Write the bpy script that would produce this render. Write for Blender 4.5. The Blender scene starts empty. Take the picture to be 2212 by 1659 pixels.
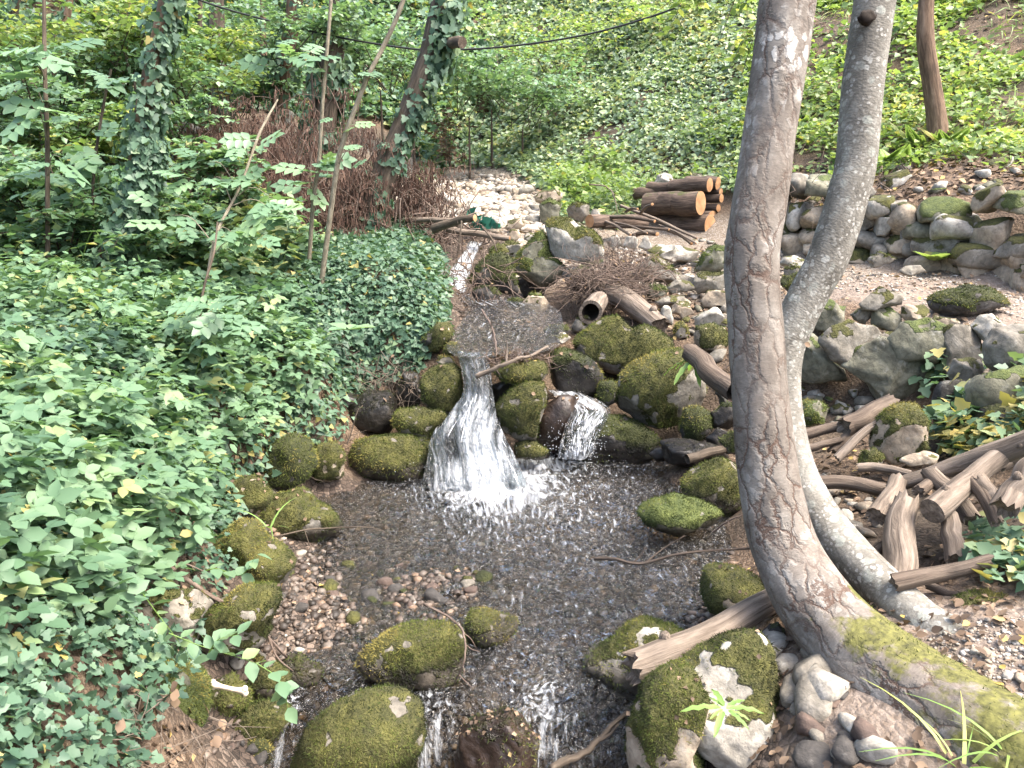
import bpy, bmesh, math, random
import numpy as np
from mathutils import Vector

# ------------------------------------------------------------------ camera, sky, sun, exposure
scene = bpy.context.scene
C = scene.collection
PITCH = math.radians(16.0)
FPX, CX, CY = 1671.0, 1106.0, 829.5          # focal length and centre on a 2212 x 1659 picture
CAM = np.array([0.0, 0.0, 2.0])
cam_d = bpy.data.cameras.new("camera")
cam_d.sensor_fit = 'HORIZONTAL'
cam_d.angle_x = 2 * math.atan(CX / FPX)
cam_d.clip_start, cam_d.clip_end = 0.05, 300
cam = bpy.data.objects.new("camera", cam_d)
cam.location = CAM
cam.rotation_euler = (math.radians(90) - PITCH, 0, 0)
C.objects.link(cam)
scene.camera = cam

SUN_EL, SUN_AZ = math.radians(60), math.radians(108)     # azimuth clockwise from +Y
world = bpy.data.worlds.new("World")
scene.world = world
world.use_nodes = True
wn = world.node_tree.nodes
sky = wn.new('ShaderNodeTexSky')
sky.sky_type = 'NISHITA'
sky.sun_disc = False
sky.sun_elevation, sky.sun_rotation = SUN_EL, SUN_AZ
sky.air_density, sky.dust_density, sky.ozone_density = 1.0, 6.0, 1.0
wn['Background'].inputs[1].default_value = 0.15
world.node_tree.links.new(sky.outputs[0], wn['Background'].inputs[0])
sun_d = bpy.data.lights.new("sun", 'SUN')
sun_d.energy, sun_d.angle, sun_d.color = 1.5, math.radians(24), (1.0, 0.95, 0.87)
sun = bpy.data.objects.new("sun", sun_d)
C.objects.link(sun)
sdir = Vector((math.sin(SUN_AZ) * math.cos(SUN_EL), math.cos(SUN_AZ) * math.cos(SUN_EL), math.sin(SUN_EL)))
sun.rotation_euler = sdir.to_track_quat('Z', 'Y').to_euler()
sun.location = (8, 4, 25)
scene.view_settings.view_transform = 'Standard'
scene.view_settings.look = 'None'
scene.view_settings.gamma = 1
scene.view_settings.exposure = 2.35
scene.render.engine = 'CYCLES'
cy = scene.cycles
cy.use_denoising = True
cy.denoiser = 'OPENIMAGEDENOISE'
cy.max_bounces, cy.diffuse_bounces, cy.glossy_bounces = 7, 4, 3
cy.transmission_bounces, cy.transparent_max_bounces = 4, 12
cy.caustics_reflective = cy.caustics_refractive = False
cy.sample_clamp_indirect = 6

# ------------------------------------------------------------------ helpers: numbers
G = np.random.default_rng(11)
random.seed(5)

def ray(u, v):
    x, y = (u - CX) / FPX, -(v - CY) / FPX
    return np.array([x, math.cos(PITCH) + y * math.sin(PITCH), -math.sin(PITCH) + y * math.cos(PITCH)])
def at(u, v, Y):
    d = ray(u, v)
    return CAM + d * (Y / d[1])
def onz(u, v, z):
    d = ray(u, v)
    return CAM + d * ((z - 2.0) / d[2])
def mpp(u, v, Y):                       # metres per picture unit at that depth
    return (Y / ray(u, v)[1]) / FPX
def proj(P):
    q = P - CAM
    fw = q[:, 1] * math.cos(PITCH) - q[:, 2] * math.sin(PITCH)
    up = q[:, 1] * math.sin(PITCH) + q[:, 2] * math.cos(PITCH)
    fw = np.where(fw < 0.05, 0.05, fw)
    return CX + FPX * q[:, 0] / fw, CY - FPX * up / fw
S_ = 768 / 2212 
ORG = {'A1': (0, 0), 'A2': (722, 0), 'A3': (1444, 0), 'B1': (0, 541.5), 'B2': (722, 541.5), 'B3': (1444, 541.5),
       'C1': (0, 1083), 'C2': (722, 1083), 'C3': (1444, 1083), 'D': (883.2, 345.6), 'V': (0, 0)}
def K(c, pts):
    s = {'D': 0.3298, 'V': 1.0}.get(c, 0.3472)
    o = ORG[c]
    return [(o[0] + p[0] * s, o[1] + p[1] * s) for p in pts]
def k1(c, x, y):
    return K(c, [(x, y)])[0]

def _hash(i, j, k, s):
    h = (i * 374761393 + j * 668265263 + k * 2147483647 + s * 974634777) & 0xFFFFFFFF
    h = ((h ^ (h >> 13)) * 1274126177) & 0xFFFFFFFF
    h = ((h ^ (h >> 16)) * 2246822519) & 0xFFFFFFFF
    return ((h ^ (h >> 15)) & 0xFFFFFF) / float(0xFFFFFF) * 2 - 1
def vn(p, s=0):
    f = np.floor(p).astype(np.int64)
    t = p - f
    t = t * t * (3 - 2 * t)
    r = 0
    for a in (0, 1):
        for b in (0, 1):
            for c in (0, 1):
                w = (t[:, 0] if a else 1 - t[:, 0]) * (t[:, 1] if b else 1 - t[:, 1]) * (t[:, 2] if c else 1 - t[:, 2])
                r = r + w * _hash(f[:, 0] + a, f[:, 1] + b, f[:, 2] + c, s)
    return r
def fbm(p, s=0, o=4):
    r, a = 0, 1.0
    for i in range(o):
        r = r + a * vn(p * 2.03 ** i + 17.3 * i, s + i)
        a *= 0.5
    return r
def nrm(a):
    return a / np.maximum(np.linalg.norm(a, axis=-1, keepdims=True), 1e-9)
def sst(a, b, x):
    t = np.clip((x - a) / (b - a), 0, 1)
    return t * t * (3 - 2 * t)
def inpoly(u, v, poly):
    r = np.zeros(len(u), bool)
    n = len(poly)
    for i in range(n):
        x0, y0 = poly[i]
        x1, y1 = poly[(i + 1) % n]
        if y0 == y1:
            continue
        c = ((y0 > v) != (y1 > v)) & (u < (x1 - x0) * (v - y0) / (y1 - y0) + x0)
        r ^= c
    return r
def seg_dist(P, line):
    d = np.full(len(P), 1e9)
    for a, b in zip(line[:-1], line[1:]):
        a, b = np.array(a)[:2], np.array(b)[:2]
        ab = b - a
        t = np.clip(((P - a) @ ab) / (ab @ ab + 1e-9), 0, 1)
        d = np.minimum(d, np.linalg.norm(P - a - t[:, None] * ab, axis=1))
    return d

# ------------------------------------------------------------------ helpers: meshes
class MB:
    def __init__(self):
        self.V, self.F3, self.F4, self.A, self.n = [], [], [], {}, 0
    def add(self, V, F, **att):
        V = np.asarray(V, float)
        F = np.asarray(F, np.int64)
        (self.F3 if F.shape[1] == 3 else self.F4).append(F + self.n)
        self.V.append(V)
        for k in set(att) | set(self.A):
            if k not in self.A:
                self.A[k] = [np.zeros((self.n,) + np.shape(att[k])[1:])] if self.n else []
            a = att.get(k)
            if a is None:
                a = np.zeros((len(V),) + self.A[k][0].shape[1:])
            elif np.ndim(a) == 0:
                a = np.full(len(V), float(a))
            self.A[k].append(np.asarray(a, float))
        self.n += len(V)
    def faces(self, F):
        F = np.asarray(F, np.int64)
        (self.F3 if F.shape[1] == 3 else self.F4).append(F)
    def obj(self, name, mat, parent=None, smooth=True, **props):
        if not self.V:
            return None
        V = np.concatenate(self.V)
        me = bpy.data.meshes.new(name)
        f3 = np.concatenate(self.F3) if self.F3 else np.zeros((0, 3), np.int64)
        f4 = np.concatenate(self.F4) if self.F4 else np.zeros((0, 4), np.int64)
        me.vertices.add(len(V))
        me.vertices.foreach_set('co', V.astype(np.float32).ravel())
        lo = np.concatenate([f3.ravel(), f4.ravel()]).astype(np.int32)
        me.loops.add(len(lo))
        me.loops.foreach_set('vertex_index', lo)
        st = np.concatenate([np.arange(len(f3)) * 3, len(f3) * 3 + np.arange(len(f4)) * 4]).astype(np.int32)
        me.polygons.add(len(st))
        me.polygons.foreach_set('loop_start', st)
        me.polygons.foreach_set('use_smooth', np.full(len(st), smooth))
        for k, a in self.A.items():
            a = np.concatenate(a)
            if a.ndim == 1:
                t = me.attributes.new(k, 'FLOAT', 'POINT')
                t.data.foreach_set('value', a.astype(np.float32))
            else:
                t = me.attributes.new(k, 'FLOAT_VECTOR', 'POINT')
                t.data.foreach_set('vector', a.astype(np.float32).ravel())
        me.update(calc_edges=True)
        me.materials.append(mat)
        return link(name, me, parent, **props)
def link(name, data, parent=None, **props):
    o = bpy.data.objects.new(name, data)
    C.objects.link(o)
    if parent:
        o.parent = parent
    for k, v in props.items():
        if v is not None:
            o[k] = v
    return o
def recentre(o):                        # origin to the thing's base, children stay in place
    co = np.empty(len(o.data.vertices) * 3, np.float32)
    o.data.vertices.foreach_get('co', co)
    co = co.reshape(-1, 3)
    b = Vector(((co[:, 0].min() + co[:, 0].max()) / 2, (co[:, 1].min() + co[:, 1].max()) / 2, co[:, 2].min()))
    co -= np.array(b, np.float32)
    o.data.vertices.foreach_set('co', co.ravel())
    o.data.update()
    o.location = b
    return o

_ICO = {}
def ico(l):
    if l not in _ICO:
        bm = bmesh.new()
        bmesh.ops.create_icosphere(bm, subdivisions=l, radius=1)
        bm.verts.ensure_lookup_table()
        V = np.array([v.co[:] for v in bm.verts])
        F = np.array([[v.index for v in f.verts] for f in bm.faces])
        bm.free()
        _ICO[l] = (V, F)
    return _ICO[l]
def vnormals(V, F):
    n = np.cross(V[F[:, 1]] - V[F[:, 0]], V[F[:, 2]] - V[F[:, 0]])
    N = np.zeros_like(V)
    for i in range(3):
        np.add.at(N, F[:, i], n)
    return nrm(N)
def spline(pts, n):
    P = np.array(pts, float)
    if len(P) == 2:
        return P[0] + np.linspace(0, 1, n)[:, None] * (P[1] - P[0])
    Q = np.vstack([2 * P[0] - P[1], P, 2 * P[-1] - P[-2]])
    out = []
    for t in np.linspace(0, len(P) - 1 - 1e-6, n):
        i = int(t)
        f = t - i
        a, b, c, d = Q[i:i + 4]
        out.append(0.5 * (2 * b + (c - a) * f + (2 * a - 5 * b + 4 * c - d) * f * f + (3 * b - a - 3 * c + d) * f ** 3))
    return np.array(out)
def tube(path, rad, seg=10, bump=0.0, freq=8.0, seed=0, cap=True):
    P = np.asarray(path, float)
    n = len(P)
    r = np.full(n, rad) if np.ndim(rad) == 0 else np.interp(np.linspace(0, 1, n), np.linspace(0, 1, len(rad)), rad)
    T = nrm(np.gradient(P, axis=0))
    up = np.array([0, 0, 1.0]) if abs(T[0, 2]) < 0.9 else np.array([0, 1.0, 0])
    U = np.zeros_like(P)
    u = nrm(np.cross(T[0], up))
    for i in range(n):
        u = nrm(u - T[i] * (u @ T[i]))
        U[i] = u
    W = np.cross(T, U)
    a = np.linspace(0, 2 * math.pi, seg, endpoint=False)
    ca, sa = np.cos(a), np.sin(a)
    L = np.concatenate([[0], np.cumsum(np.linalg.norm(np.diff(P, axis=0), axis=1))])
    tc = np.stack([r[:, None] * ca, r[:, None] * sa, np.repeat(L[:, None], seg, 1)], -1).reshape(-1, 3)
    rr = np.repeat(r[:, None], seg, 1)
    if bump:
        q = tc * np.array([freq, freq, freq * 0.3]) + seed * 3.7
        rr = rr * (1 + bump * fbm(q, seed, 3).reshape(n, seg))
    V = P[:, None] + rr[..., None] * (ca[None, :, None] * U[:, None] + sa[None, :, None] * W[:, None])
    V = V.reshape(-1, 3)
    i, j = np.meshgrid(np.arange(n - 1), np.arange(seg), indexing='ij')
    j2 = (j + 1) % seg
    F = np.stack([i * seg + j, i * seg + j2, (i + 1) * seg + j2, (i + 1) * seg + j], -1).reshape(-1, 4)
    return V, F, tc
def add_tube(mb, path, rad, seg=10, rnd=0.5, cap=True, **kw):
    V, F, tc = tube(path, rad, seg, **kw)
    n0 = mb.n
    mb.add(V, F, tc=tc, rnd=rnd)
    if cap:
        nv = len(V)
        cs = np.vstack([V[:seg].mean(0), V[-seg:].mean(0)])
        c0 = mb.n
        mb.add(cs, np.zeros((0, 3)), tc=np.vstack([tc[:seg].mean(0), tc[-seg:].mean(0)]), rnd=rnd)
        k = np.arange(seg)
        mb.faces(np.stack([n0 + (k + 1) % seg, n0 + k, np.full(seg, c0)], -1))
        b = n0 + nv - seg
        mb.faces(np.stack([b + k, b + (k + 1) % seg, np.full(seg, c0 + 1)], -1))

# leaf shapes: stalk at the origin, tip at +y, face up +z, unit length
def fan(outline, fold=0.12, mid=0.45):
    V = [(0, mid, -0.03)] + [(x, y, fold * abs(x) - 0.10 * y * y) for x, y in outline]
    n = len(outline)
    return np.array(V, float), np.array([(0, 1 + i, 1 + (i + 1) % n) for i in range(n)])
LEAF_FAR = (np.array([(0, 0, 0), (0.42, 0.5, 0.12), (0, 1, -0.08), (-0.42, 0.5, 0.12)], float), np.array([(0, 1, 2), (0, 2, 3)]))
LEAF_OVAL = fan([(0, 0), (0.28, 0.22), (0.37, 0.5), (0.2, 0.82), (0, 1.05), (-0.2, 0.82), (-0.37, 0.5), (-0.28, 0.22)], 0.22)
LEAF_IVY = fan([(0, 0.08), (0.2, -0.06), (0.52, 0.18), (0.3, 0.4), (0.34, 0.62), (0, 1.0), (-0.34, 0.62), (-0.3, 0.4), (-0.52, 0.18), (-0.2, -0.06)], 0.16, 0.35)
LEAF_IVY5 = fan([(0, .08), (.46, .04), (.31, .52), (0, 1), (-.31, .52), (-.46, .04)], .16, .35)
LEAF_OV6 = fan([(0, 0), (.31, .28), (.30, .68), (0, 1.05), (-.30, .68), (-.31, .28)], .22)
def merge(parts):
    V, F, n = [], [], 0
    for (v, f), s, ang, off in parts:
        c, sn = math.cos(ang), math.sin(ang)
        w = v * s
        w = np.stack([w[:, 0] * c - w[:, 1] * sn, w[:, 0] * sn + w[:, 1] * c, w[:, 2]], -1) + np.array(off)
        V.append(w)
        F.append(f + n)
        n += len(v)
    return np.concatenate(V), np.concatenate(F)
LEAF_TRI = merge([(LEAF_OV6, 0.62, 0, (0, .38, 0)), (LEAF_OV6, 0.5, 1.25, (-.02, .36, 0)), (LEAF_OV6, 0.5, -1.25, (.02, .36, 0))])
STEM = (np.array([(-.012, 0, 0), (.012, 0, 0), (.008, 1, -.04), (-.008, 1, -.04)]), np.array([(0, 1, 2), (0, 2, 3)]))
def compound(k, s=0.3):
    p = [(STEM, 0.95, 0, (0, 0, 0)), (LEAF_OVAL, s * 1.1, 0, (0, .86, -.03))]
    for i in range(k):
        y = 0.3 + 0.55 * i / max(1, k - 1)
        p += [(LEAF_OVAL, s, 1.05, (0, y, 0)), (LEAF_OVAL, s, -1.05, (0, y, 0))]
    return merge(p)
LEAF_ASH = compound(3, 0.42)
LEAF_FERN = merge([(STEM, 1, 0, (0, 0, 0))] + [x for i in range(14) for x in (
    (LEAF_FAR, 0.27 * (1 - (i / 15) ** 1.6), 1.3, (0, .12 + .06 * i, 0)), (LEAF_FAR, 0.27 * (1 - (i / 15) ** 1.6), -1.3, (0, .12 + .06 * i, 0)))])
def blade(k=6, w=0.022, arch=0.6):
    t = np.linspace(0, 1, k)
    x = w * (1 - t ** 2) + 0.002
    z = -arch * t ** 2.2
    V = np.concatenate([np.stack([-x, t, z], -1), np.stack([x, t, z], -1)])
    return V, np.array([f for i in range(k - 1) for f in ((i, k + i, k + i + 1), (i, k + i + 1, i + 1))])
def strap(k=8):
    t = np.linspace(0, 1, k)
    x = np.interp(t, [0, .06, .15, .6, .9, 1], [.02, .09, .085, .1, .06, 0.005])
    z = -0.35 * t ** 2 + 0.03 * np.sin(t * 19)
    V = np.concatenate([np.stack([-x, t, z + .03], -1), np.stack([0 * t, t, z], -1), np.stack([x, t, z + .03], -1)])
    F = []
    for i in range(k - 1):
        F += [(i, k + i, k + i + 1), (i, k + i + 1, i + 1), (k + i, 2 * k + i, 2 * k + i + 1), (k + i, 2 * k + i + 1, k + i + 1)]
    return V, np.array(F)
BLADE, STRAP = blade(), strap()
def scatter(mb, tmpl, P, N, T, S, rnd):
    if len(P) == 0:
        return
    tv, tf = tmpl
    z = nrm(np.asarray(N, float))
    y = np.asarray(T, float)
    y = nrm(y - z * (y * z).sum(-1, keepdims=True))
    x = np.cross(y, z)
    S = np.broadcast_to(S, (len(P),))
    V = P[:, None] + S[:, None, None] * (tv[None, :, 0:1] * x[:, None] + tv[None, :, 1:2] * y[:, None] + tv[None, :, 2:3] * z[:, None])
    F = tf[None] + (np.arange(len(P)) * len(tv))[:, None, None]
    mb.add(V.reshape(-1, 3), F.reshape(-1, 3), rnd=np.repeat(np.broadcast_to(rnd, (len(P),)), len(tv)))
def rv(n, s=1.0):
    return G.normal(size=(n, 3)) * s

# ------------------------------------------------------------------ materials
class NT:
    def __init__(self, name):
        self.m = bpy.data.materials.new(name)
        self.m.use_nodes = True
        self.t = self.m.node_tree
        self.t.nodes.clear()
        self.out = self.t.nodes.new('ShaderNodeOutputMaterial')
    def n(self, typ, ins=None, **pr):
        nd = self.t.nodes.new('ShaderNode' + typ)
        for k, v in pr.items():
            setattr(nd, k, v)
        for k, v in (ins or {}).items():
            s = nd.inputs[k]
            if hasattr(v, 'links'):
                self.t.links.new(v, s)
            else:
                s.default_value = v if not (isinstance(v, tuple) and len(v) == 3 and s.type == 'RGBA') else (*v, 1)
        return nd
    def att(self, name, vec=False):
        a = self.n('Attribute', attribute_name=name)
        return a.outputs['Vector'] if vec else a.outputs['Fac']
    def pos(self):
        return self.n('NewGeometry').outputs['Position']
    def scale(self, v, s):
        return self.n('VectorMath', {0: v, 1: s}, operation='MULTIPLY').outputs[0]
    def noise(self, v, sc, det=4, rough=.55, dist=0.0):
        return self.n('TexNoise', {'Vector': v, 'Scale': sc, 'Detail': det, 'Roughness': rough, 'Distortion': dist}).outputs[0]
    def vor(self, v, sc, feature='F1', out='Distance', rand=1.0):
        return self.n('TexVoronoi', {'Vector': v, 'Scale': sc, 'Randomness': rand}, feature=feature).outputs[out]
    def ramp(self, f, stops):
        r = self.n('ValToRGB', {0: f})
        e = r.color_ramp.elements
        while len(e) < len(stops):
            e.new(0.5)
        for i, (p, c) in enumerate(stops):
            e[i].position = p
            e[i].color = (*c, 1) if isinstance(c, tuple) else (c, c, c, 1)
        return r.outputs[0]
    def mix(self, f, a, b, mode='MIX'):
        nd = self.n('Mix', data_type='RGBA', blend_type=mode)
        for k, v in ((0, f), (6, a), (7, b)):
            if hasattr(v, 'links'):
                self.t.links.new(v, nd.inputs[k])
            else:
                nd.inputs[k].default_value = (*v, 1) if isinstance(v, tuple) else v
        return nd.outputs[2]
    def math(self, op, a, b=0.0, clamp=False):
        return self.n('Math', {0: a, 1: b}, operation=op, use_clamp=clamp).outputs[0]
    def bump(self, h, st=0.5, d=0.01, nrm=None):
        i = {'Height': h, 'Strength': st, 'Distance': d}
        if nrm:
            i['Normal'] = nrm
        return self.n('Bump', i).outputs[0]
    def pbr(self, col, rough=0.8, nrm=None, spec=0.4, **kw):
        i = {'Base Color': col, 'Roughness': rough, 'Specular IOR Level': spec}
        if nrm:
            i['Normal'] = nrm
        i.update(kw)
        return self.n('BsdfPrincipled', i).outputs[0]
    def end(self, s):
        self.t.links.new(s, self.out.inputs[0])
        return self.m

def leaf_mat(name, stops, rough=0.42, trans=0.3, tcol=1.6, spec=0.5):
    k = NT(name)
    c = k.ramp(k.att('rnd'), stops)
    c = k.mix(0.35, c, k.ramp(k.noise(k.pos(), 2.3, 3), [(0.3, 0.7), (0.7, 1.1)]), 'MULTIPLY')
    s = k.pbr(c, rough, None, spec)
    t = k.n('BsdfTranslucent', {'Color': k.mix(1.0, c, (1.0 * tcol, 1.05 * tcol, 0.55 * tcol), 'MULTIPLY')}).outputs[0]
    return k.end(k.n('MixShader', {0: trans, 1: s, 2: t}).outputs[0])
M = {}
M['ivy'] = leaf_mat('ivy_leaf', [(0, (.028, .062, .040)), (.35, (.062, .118, .074)), (.75, (.105, .172, .105)), (.95, (.15, .21, .10)), (1, (.32, .25, .08))], .5, .25, 1.6, .35)
M['bramble'] = leaf_mat('bramble_leaf', [(0, (.050, .10, .055)), (.4, (.090, .165, .092)), (.8, (.13, .21, .115)), (.97, (.19, .26, .11)), (1, (.30, .27, .10))], .55, .30, 1.6, .35)
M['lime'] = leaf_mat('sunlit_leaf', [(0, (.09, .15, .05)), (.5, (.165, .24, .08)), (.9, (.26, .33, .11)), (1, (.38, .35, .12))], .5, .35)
M['hill'] = leaf_mat('lit_hillside_leaf', [(0, (.08, .13, .085)), (.3, (.15, .215, .14)), (.65, (.215, .285, .18)), (.93, (.29, .335, .17)), (1, (.38, .34, .18))], .45, .28, 1.6, .4)  # paler copy of ivy: the hill's bright light is put into the colour
M['ash'] = leaf_mat('ash_leaf', [(0, (.08, .15, .08)), (.6, (.14, .235, .135)), (1, (.20, .30, .15))], .48, .3)
M['grass'] = leaf_mat('grass_blade', [(0, (.07, .14, .03)), (.7, (.15, .25, .05)), (1, (.30, .30, .09))], .5, .3)
M['fernleaf'] = leaf_mat('fern_leaf', [(0, (.11, .20, .05)), (1, (.20, .31, .08))], .5, .35)
M['litter'] = leaf_mat('dead_leaf', [(0, (.06, .042, .03)), (.4, (.12, .082, .055)), (.75, (.19, .13, .085)), (.95, (.27, .19, .125)), (1, (.40, .29, .07))], .7, .12, 1.0, .25)
M['catkin'] = leaf_mat('dry_catkin', [(0, (.065, .040, .032)), (.5, (.16, .098, .074)), (1, (.26, .17, .13))], .8, .1, 1.0, .2)
M['moss_tuft'] = leaf_mat('moss_tuft', [(0, (.014, .016, .006)), (.3, (.034, .046, .013)), (.6, (.070, .090, .021)), (.85, (.12, .135, .032)), (1, (.21, .18, .055))], .85, .15, 1.0, .15)

def dk(c, f): return tuple(x * f for x in c)
def rock_mat(name, base, light, dark, mosscol=((.022, .024, .008), (.095, .092, .022)), white=0.0):
    k = NT(name)
    base, light, dark = dk(base, .9), dk(light, .9), dk(dark, .85)
    p = k.n('TexCoord').outputs['Object']
    n1 = k.noise(p, 3.5, 6, .6, .6)
    n2 = k.noise(p, 26, 5, .65)
    c = k.ramp(n1, [(.3, dark), (.5, base), (.68, light)])
    c = k.mix(0.6, c, k.ramp(n2, [(.3, .45), (.65, 1.25)]), 'MULTIPLY')
    vein = k.ramp(k.vor(k.n('VectorMath', {0: p, 1: k.n('TexNoise', {'Vector': p, 'Scale': 4.0, 'Detail': 4.0}).outputs[1]}, operation='ADD').outputs[0], 3.2, 'DISTANCE_TO_EDGE'), [(0, .35), (.05, 1)])
    c = k.mix(.4, c, vein, 'MULTIPLY')
    lich = k.ramp(k.noise(p, 9, 5, .7, .4), [(.56 - .1 * white, 0), (.66 - .1 * white, 1)])
    c = k.mix(k.math('MULTIPLY', lich, .35 + .4 * white), c, (.36, .35, .31))
    mo = k.math('ADD', k.att('moss'), k.math('MULTIPLY', k.math('SUBTRACT', k.noise(p, 22, 4, .7), .5), .9))
    mo = k.ramp(mo, [(.42, 0), (.58, 1)])
    mc = k.ramp(k.noise(p, 14, 5, .7), [(.3, mosscol[0]), (.7, mosscol[1])])
    c = k.mix(mo, c, mc)
    w = k.att('wet')
    c = k.mix(w, c, k.mix(1.0, c, (.30, .28, .26), 'MULTIPLY'))
    h = k.math('ADD', k.math('MULTIPLY', n1, .6), k.math('ADD', k.math('MULTIPLY', n2, .3), k.math('MULTIPLY', mo, k.noise(p, 70, 3, .7))))
    rg = k.mix(w, (.85, .85, .85), (.38, .38, .38))
    return k.end(k.pbr(c, rg, k.bump(h, .8, .03), .35))
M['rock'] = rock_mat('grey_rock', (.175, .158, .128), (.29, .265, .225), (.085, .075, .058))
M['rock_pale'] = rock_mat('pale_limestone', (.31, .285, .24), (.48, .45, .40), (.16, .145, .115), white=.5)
M['rock_dark'] = rock_mat('dark_wet_shade_rock', (.055, .05, .045), (.11, .10, .09), (.022, .02, .018), ((.012, .016, .005), (.05, .055, .014)))  # wet rock; its darkness also stands in for shade in the hollow
M['rock_tan'] = rock_mat('tan_rock', (.30, .245, .18), (.42, .36, .27), (.16, .12, .085))
M['rock_brown'] = rock_mat('wet_brown_stone', (.10, .07, .055), (.22, .15, .11), (.04, .03, .025))
M['rock_green'] = rock_mat('lichen_green_rock', (.14, .135, .095), (.25, .24, .18), (.065, .06, .042), ((.03, .045, .012), (.10, .12, .03)))

def pebble_mat():
    k = NT('stream_pebble')
    r = k.att('rnd')
    p = k.pos()
    c = k.ramp(r, [(0, (.022, .018, .014)), (.35, (.055, .042, .033)), (.6, (.10, .075, .058)), (.82, (.135, .115, .095)), (.96, (.17, .11, .07)), (1, (.28, .26, .22))])
    c = k.mix(.5, c, k.ramp(k.noise(p, 60, 4), [(.3, .5), (.7, 1.2)]), 'MULTIPLY')
    return k.end(k.pbr(c, .55, k.bump(k.noise(p, 90, 3), .4, .004), .35))
M['pebble'] = pebble_mat()
def pale_gravel_mat():
    k = NT('pale_gravel_stone')
    r = k.att('rnd')
    c = k.ramp(r, [(0, (.15, .12, .09)), (.4, (.26, .22, .175)), (.8, (.35, .315, .27)), (1, (.45, .42, .38))])
    c = k.mix(.5, c, k.ramp(k.noise(k.pos(), 25, 4), [(.3, .6), (.7, 1.15)]), 'MULTIPLY')
    return k.end(k.pbr(c, .85, None, .3))
M['palegravel'] = pale_gravel_mat()

def bark_scaly():
    k = NT('scaly_bark')
    t = k.att('tc', True)
    wob = k.n('TexNoise', {'Vector': t, 'Scale': 7.0, 'Detail': 5.0, 'Roughness': .65}).outputs[1]
    q = k.n('VectorMath', {0: t, 1: k.scale(k.n('VectorMath', {0: wob, 1: (.5, .5, .5)}, operation='SUBTRACT').outputs[0], (.11, .11, .16))}, operation='ADD').outputs[0]
    e = k.vor(k.scale(q, (15, 15, 5.2)), 1, 'DISTANCE_TO_EDGE')
    cell = k.vor(k.scale(q, (15, 15, 5.2)), 1, 'F1', 'Color')
    keep = k.ramp(k.noise(t, 3.5, 3), [(.42, 0.25), (.58, 1)])
    crack = k.ramp(e, [(0, 1), (.022, 1), (.06, 0)])
    crack = k.math('MULTIPLY', crack, keep)
    n1 = k.noise(k.scale(t, (9, 9, 5)), 1, 6, .65)
    fine = k.noise(k.scale(t, (60, 60, 140)), 1, 4, .6)
    c = k.ramp(n1, [(.3, (.092, .076, .062)), (.5, (.150, .130, .110)), (.7, (.215, .197, .172))])
    c = k.mix(.45, c, k.ramp(cell, [(0, .6), (1, 1.25)]), 'MULTIPLY')
    c = k.mix(.55, c, k.ramp(fine, [(.3, .6), (.7, 1.2)]), 'MULTIPLY')
    sp = k.vor(k.scale(q, (26, 26, 20)), 1, 'F1')
    lz = k.ramp(k.noise(t, 5.0, 4, .6), [(.5, 0), (.62, 1)])
    lich = k.math('MULTIPLY', k.ramp(sp, [(.38, 1), (.5, 0)]), lz)
    hi = k.att('lich')
    c = k.mix(k.math('MULTIPLY', lich, hi), c, (.36, .345, .315))
    blk = k.ramp(k.noise(t, 4.2, 5, .7), [(.60, 0), (.70, 1)])
    c = k.mix(k.math('MULTIPLY', blk, k.att('blk')), c, (.035, .03, .028))
    c = k.mix(k.math('MULTIPLY', crack, .85), c, (.07, .042, .03))
    mo = k.ramp(k.math('ADD', k.att('moss'), k.math('MULTIPLY', k.math('SUBTRACT', k.noise(t, 12, 5, .7), .5), 1.2)), [(.45, 0), (.62, 1)])
    c = k.mix(mo, c, k.ramp(k.noise(t, 45, 4), [(.3, (.045, .045, .016)), (.7, (.14, .135, .04))]))
    hgt = k.math('ADD', k.math('MULTIPLY', k.ramp(e, [(0, 0), (.14, 1)]), keep), k.math('ADD', k.math('MULTIPLY', fine, .22), k.math('MULTIPLY', k.math('ADD', n1, lich), .25)))
    return k.end(k.pbr(c, .85, k.bump(hgt, .65, .009), .25))
M['bark_scaly'] = bark_scaly()
def bark_lichen():
    k = NT('lichen_bark')
    t = k.att('tc', True)
    n1 = k.noise(k.scale(t, (8, 8, 4)), 1, 6, .6)
    c = k.ramp(n1, [(.3, (.088, .080, .066)), (.5, (.155, .145, .124)), (.72, (.23, .222, .195))])
    c = k.mix(.5, c, k.ramp(k.noise(k.scale(t, (50, 50, 110)), 1, 4, .6), [(.3, .6), (.7, 1.2)]), 'MULTIPLY')
    for sc, th, colr in ((16, .30, (.24, .25, .22)), (30, .33, (.31, .31, .28)), (48, .30, (.34, .33, .30))):
        w = k.n('VectorMath', {0: t, 1: k.scale(k.n('TexNoise', {'Vector': t, 'Scale': 25.0, 'Detail': 3.0}).outputs[1], (.02, .02, .02))}, operation='ADD').outputs[0]
        d = k.ramp(k.vor(w, sc), [(th, 1), (th + .06, 0)])
        z = k.ramp(k.noise(t, sc * .35, 4, .6), [(.45, 0), (.58, 1)])
        c = k.mix(k.math('MULTIPLY', k.math('MULTIPLY', d, z), .8), c, colr)
    mo = k.ramp(k.math('ADD', k.att('moss'), k.math('MULTIPLY', k.math('SUBTRACT', k.noise(t, 14, 5, .7), .5), 1.2)), [(.5, 0), (.62, 1)])
    c = k.mix(mo, c, (.14, .15, .03))
    cr = k.ramp(k.vor(k.scale(t, (11, 11, 4)), 1, 'DISTANCE_TO_EDGE'), [(0, .6), (.03, 1)])
    c = k.mix(.6, c, cr, 'MULTIPLY')
    return k.end(k.pbr(c, .85, k.bump(k.math('ADD', n1, k.noise(k.scale(t, (70, 70, 120)), 1, 3)), .5, .008), .25))
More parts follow.
